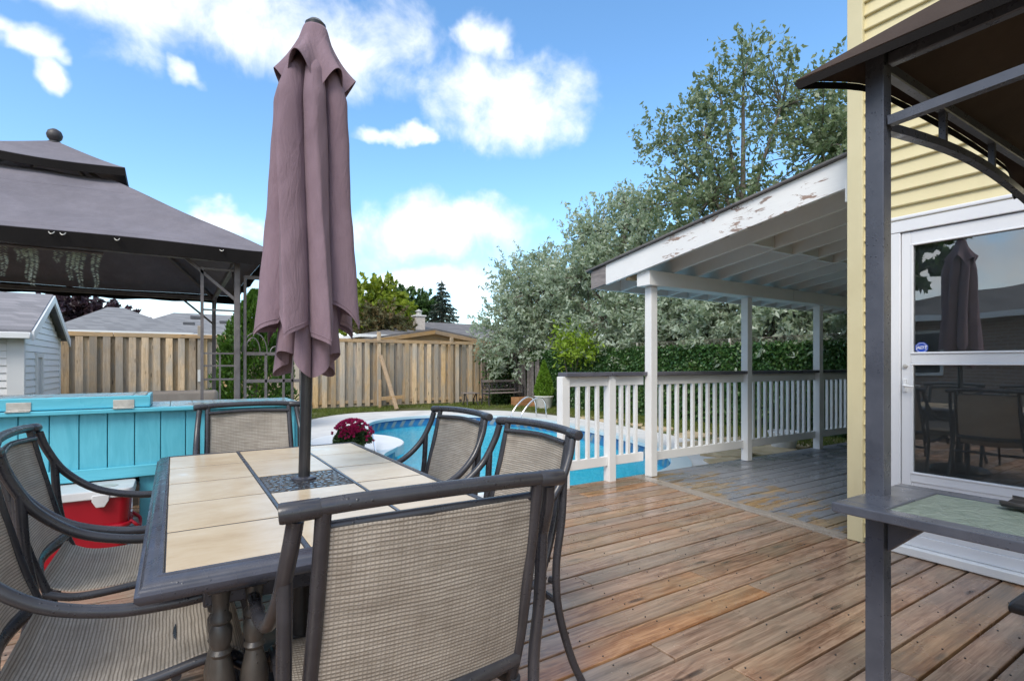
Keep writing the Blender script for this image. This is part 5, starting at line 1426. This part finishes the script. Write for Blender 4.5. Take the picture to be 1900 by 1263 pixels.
cx_, cy_ = (X0 + X1) / 2, (Y0 + Y1) / 2; hx_, hy_ = (X1 - X0) / 2 + .085, (Y1 - Y0) / 2 + .085
def can_pt(a, b):
    x, y = sq(a, 1, 1); f = (a * 4) % 1; k_ = 1 - b
    tip = max(0, 1 - min(f, 1 - f) * 7) ** 2 * k_ ** 3
    scallop = .03 * math.sin(math.pi * f) * k_ ** 2
    ax_, ay_ = hx_ * (.0 + 1.0 * k_), hy_ * (.12 + .88 * k_)
    sag = -.05 * math.sin(math.pi * b) * math.sin(math.pi * f)
    return Vector((cx_ + x * (ax_ + .11 * tip - scallop), cy_ + y * (ay_ + .05 * tip - scallop), 2.072 - .055 * tip + .62 * b ** .95 + sag))
mb = MB(); mb.grid(can_pt, 128, 18, closed_u=True); build(mb, 'fabric_roof', 'canopy_cloth', gc, angle=30, solid=-.004)
def can_val(a, b):
    p_ = can_pt(a, 0); f = (a * 4) % 1
    return Vector((cx_ + (p_.x - cx_) * (1 - .006 * b), cy_ + (p_.y - cy_) * (1 - .006 * b), p_.z - b * (.020 + .012 * math.sin(math.pi * f)) - .001))
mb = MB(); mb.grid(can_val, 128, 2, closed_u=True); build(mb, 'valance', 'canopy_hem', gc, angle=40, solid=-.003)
for px, py, ex, ey in ((X0, Y1, cx_, cy_ + .15), (X1, Y1, cx_, cy_ + .15), (X1, Y0, cx_, cy_ - .15), (X0, Y0, cx_, cy_ - .15)):
    build(MB().bar((px, py, 2.07), (ex, ey, 2.64), .026, .026), 'hip_rafter', 'canopy_metal', gc, bevel=.003)
# shelf with textured glass
U0, U1, V1, V0, Z = 1.535, 1.965, .757, -1.70, .80
m_ = MB(); fw = .050
m_.bb(U0, U0 + fw, V0, V1, Z - .027, Z); m_.bb(U1 - fw, U1, V0, V1, Z - .027, Z); m_.bb(U0 + fw, U1 - fw, V1 - .115, V1, Z - .0265, Z - .0005); m_.bb(U0 + fw, U1 - fw, V0, V0 + .115, Z - .0265, Z - .0005)
sh = build(m_, 'shelf', 'canopy_metal', gc, bevel=.005, seg=2)
build(MB().bb(U0 + fw - .006, U1 - fw + .006, V0 + .11, V1 - .11, Z - .014, Z - .006), 'shelf_glass', 'frosted_glass', sh)
for sy_, py in ((-1, Y1), (1, Y0)):
    m_ = MB().prism([(py + sy_ * .031, Z - .028), (py + sy_ * .17, Z - .028), (py + sy_ * .031, Z - .16)], X0 - .02, X0 + .02, tf=lambda v: Vector((v.z, v.x, v.y))); build(m_, 'bracket', 'canopy_metal', gc, bevel=.003)
# cloth on the shelf, grill below it
mb = MB(); mb.grid(lambda a, b: Vector((1.845 + .115 * a + .006 * math.sin(9 * b), .12 + .36 * b + .01 * math.sin(7 * a), Z + .012 + .006 * math.sin(14 * a + 3 * b) * math.sin(11 * b))), 14, 30); o = build(mb, 'grill_mat', 'black_plastic', origin=(1.9, .3, Z), solid=-.008, angle=60)
tag(o, 'rumpled black grill mat lying on the glass shelf', 'mat')
gr = thing('portable_grill', 'small black grill with sloping hood at the lower right picture edge', 'grill', (2.5, .28, 0))
mb = MB(); mb.bb(2.235, 2.76, .02, .53, .285, .40); build(mb, 'firebox', 'black_plastic', gr, bevel=.015, seg=2)
mb = MB().add([(2.205, -.01, .402), (2.79, -.01, .402), (2.79, .56, .402), (2.205, .56, .402), (2.205, -.01, .43), (2.79, -.01, .43), (2.79, .56, .43), (2.205, .56, .43), (2.36, .13, .60), (2.64, .13, .60), (2.64, .42, .60), (2.36, .42, .60)],
              [(3, 2, 1, 0), (0, 1, 5, 4), (1, 2, 6, 5), (2, 3, 7, 6), (3, 0, 4, 7), (4, 5, 9, 8), (5, 6, 10, 9), (6, 7, 11, 10), (7, 4, 8, 11), (8, 9, 10, 11)])
build(mb, 'hood', 'black_plastic', gr, bevel=.01, seg=2)
for lx in (2.28, 2.72):
    for ly in (.07, .48): build(MB().bar((lx, ly, .30), (lx + (.03 if lx > 2.5 else -.03), ly, 0), .025, .025), 'leg', 'black_plastic', gr)
build(MB().tube([(2.40, -.03, .5), (2.40, -.07, .5), (2.60, -.07, .5), (2.60, -.03, .5)], .01, 8, 3), 'handle', 'black_plastic', gr)

# ================================================================== YARD THINGS
# potted mum on the concrete
mu = thing('potted_mum', 'crimson mum bush in a dark pot beside the pool step', 'potted plant', (2.1, 7.4, G))
build(MB().lathe([(0, 0), (.13, 0), (.17, .19), (.185, .20), (.175, .215), (.15, .19), (0, .18)], 20, (2.1, 7.4, G)), 'pot', 'black_plastic', mu)
n = 4200; d = unit(n); d[:, 2] = np.abs(d[:, 2]) * 1.0 - .25; rr = rng.random(n) ** .25
p_ = np.array([2.1, 7.4, G + .27]) + d * rr[:, None] * np.array([.265, .265, .24])
leaf_mesh('foliage', p_, d + rng.normal(0, .5, (n, 3)), rng.uniform(.03, .06, n), .5, 'mum_leaf', mu)
fc_, fa_, fs_ = [], [], []
cl = unit(40); cl[:, 2] = np.abs(cl[:, 2]) + .25; cl /= np.linalg.norm(cl, axis=1, keepdims=True)
heads = []
for c0 in cl:
    for q in range(7): 
        v = c0 + rng.normal(0, .16, 3); heads.append(v / np.linalg.norm(v))
for hd in heads:
    pos_ = np.array([2.1, 7.4, G + .275]) + hd * np.array([.275, .275, .25])
    m = 26; dv = unit(m) + hd * .9
    fc_.append(pos_ + dv * .012); fa_.append(dv); fs_.append(rng.uniform(.022, .034, m))
leaf_mesh('blossoms', np.concatenate(fc_), np.concatenate(fa_), np.concatenate(fs_), .42, 'mum_petal', mu)
build(MB().tube([(2.1, 7.4, G + .15), (2.1, 7.4, G + .4)], [.02, .008], 6), 'stem', 'bark', mu)
# garden bench and little side table by the fence
bx, by = 8.75, 14.2
bn = thing('garden_bench', 'small weathered bench with ornate back panel before the back fence', 'bench', (bx, by, G))
hwb = .62
for i in range(4): build(MB().bb(bx - hwb, bx + hwb, by - .2 + i * .105, by - .2 + i * .105 + .085, G + .40, G + .425), 'seat_slat', 'bench_slat', bn, bevel=.004)
build(MB().bb(bx - hwb, bx + hwb, by + .235, by + .262, G + .74, G + .81), 'back_rail', 'bench_slat', bn, bevel=.004); build(MB().bb(bx - hwb, bx + hwb, by + .235, by + .262, G + .47, G + .52), 'back_rail', 'bench_slat', bn, bevel=.004)
m_ = MB()
for i in range(7):
    c_ = bx - hwb + .1 + i * .173
    m_.tube([(c_ + .075 * math.cos(q), by + .248, G + .63 + .10 * math.sin(q)) for q in np.linspace(0, 6.283, 15)[:-1]], .010, 6, closed=True)
    m_.bar((c_ + .087, by + .248, G + .52), (c_ + .087, by + .248, G + .74), .014, .014)
    m_.bar((c_ - .06, by + .248, G + .55), (c_ + .06, by + .248, G + .71), .012, .012)
build(m_, 'back_panel', 'dark_bench_metal', bn)
for s in (-1, 1):
    ex = bx + s * hwb
    m_ = MB(); m_.tube([(ex, by - .21, G + .0), (ex, by - .18, G + .2), (ex, by - .20, G + .42), (ex, by - .21, G + .62), (ex, by - .08, G + .66), (ex, by + .25, G + .62)], .020, 8, 4); m_.tube([(ex, by + .30, G), (ex, by + .22, G + .25), (ex, by + .23, G + .45), (ex, by + .27, G + .84)], .022, 8, 4); m_.bar((ex, by - .2, G + .39), (ex, by + .24, G + .39), .03, .04)
    build(m_, 'end_frame', 'dark_bench_metal', bn)
st_ = thing('side_table', 'small dark metal side table left of the bench', 'side table', (7.75, 14.5, G))
build(MB().bb(7.52, 7.98, 14.3, 14.7, G + .40, G + .43), 'table_top', 'bench_slat', st_, bevel=.004)
for s in (-1, 1): build(MB().tube([(7.75 + s * .21, 14.32, G), (7.75 + s * .16, 14.4, G + .2), (7.75 + s * .21, 14.5, G + .40), (7.75 + s * .16, 14.6, G + .2), (7.75 + s * .21, 14.68, G)], .018, 7, 4), 'leg', 'dark_bench_metal', st_)
# planter boxes
for i, (px, py, w_, h_, lab) in enumerate(((9.05, 13.55, .55, .30, 'low orange cedar planter box by the ivy fence corner'), (9.25, 12.95, .45, .17, 'lower cedar planter box beside the potted cypress'))):
    pb = thing('planter_box', lab, 'planter', (px, py, G), 'cedar planter boxes')
    for k in range(2):
        z0_, z1_ = G + k * h_ / 2, G + (k + 1) * h_ / 2 - .006
        for s in (-1, 1):
            build(MB().bb(px - w_ / 2, px + w_ / 2, py + s * .2 - .012, py + s * .2 + .012, z0_, z1_), 'plank', 'cedar_box', pb, bevel=.004)
            build(MB().bb(px + s * (w_ / 2 - .013) - .012, px + s * (w_ / 2 - .013) + .012, py - .186, py + .186, z0_, z1_), 'plank', 'cedar_box', pb, bevel=.004)
    build(MB().bb(px - w_ / 2 + .03, px + w_ / 2 - .03, py - .185, py + .185, G + .01, G + h_ - .04), 'earth', 'soil', pb)
# pool ladder handrails
ld = thing('pool_ladder', 'chrome pool ladder handrail on the far right pool edge', 'ladder', (7.1, 10.6, G))
for dy in (0, .42):
    build(MB().tube([(7.62, 10.35 + dy, G), (7.58, 10.35 + dy, G + .36), (7.42, 10.35 + dy, G + .50), (7.15, 10.35 + dy, G + .40), (6.86, 10.35 + dy, G + .02), (6.82, 10.35 + dy, G - .8)], .019, 10, 5), 'handrail', 'chrome', ld)
for zz in (-.35, -.6): build(MB().bb(6.80, 6.9, 10.37, 10.75, G + zz, G + zz + .03), 'tread', 'white_fibreglass', ld)
# pale pot behind the porch railing
pp = thing('plant_pot', 'plain pale plant pot behind the porch railing', 'pot', (8.0, 4.65, G))
build(MB().lathe([(0, 0), (.17, 0), (.22, .22), (.235, .23), (.22, .25), (.19, .22), (0, .2)], 20, (8.0, 4.65, G + .02)), 'pot', 'terracotta_white', pp)
# skimmer pole lying on the concrete
po = build(MB().tube([(2.28, 6.9, G + .02), (2.62, 8.2, G + .30)], .012, 8), 'pool_pole', 'chrome', origin=(2.3, 7, G)); tag(po, 'thin metal pool pole resting on the pool step', 'pole')
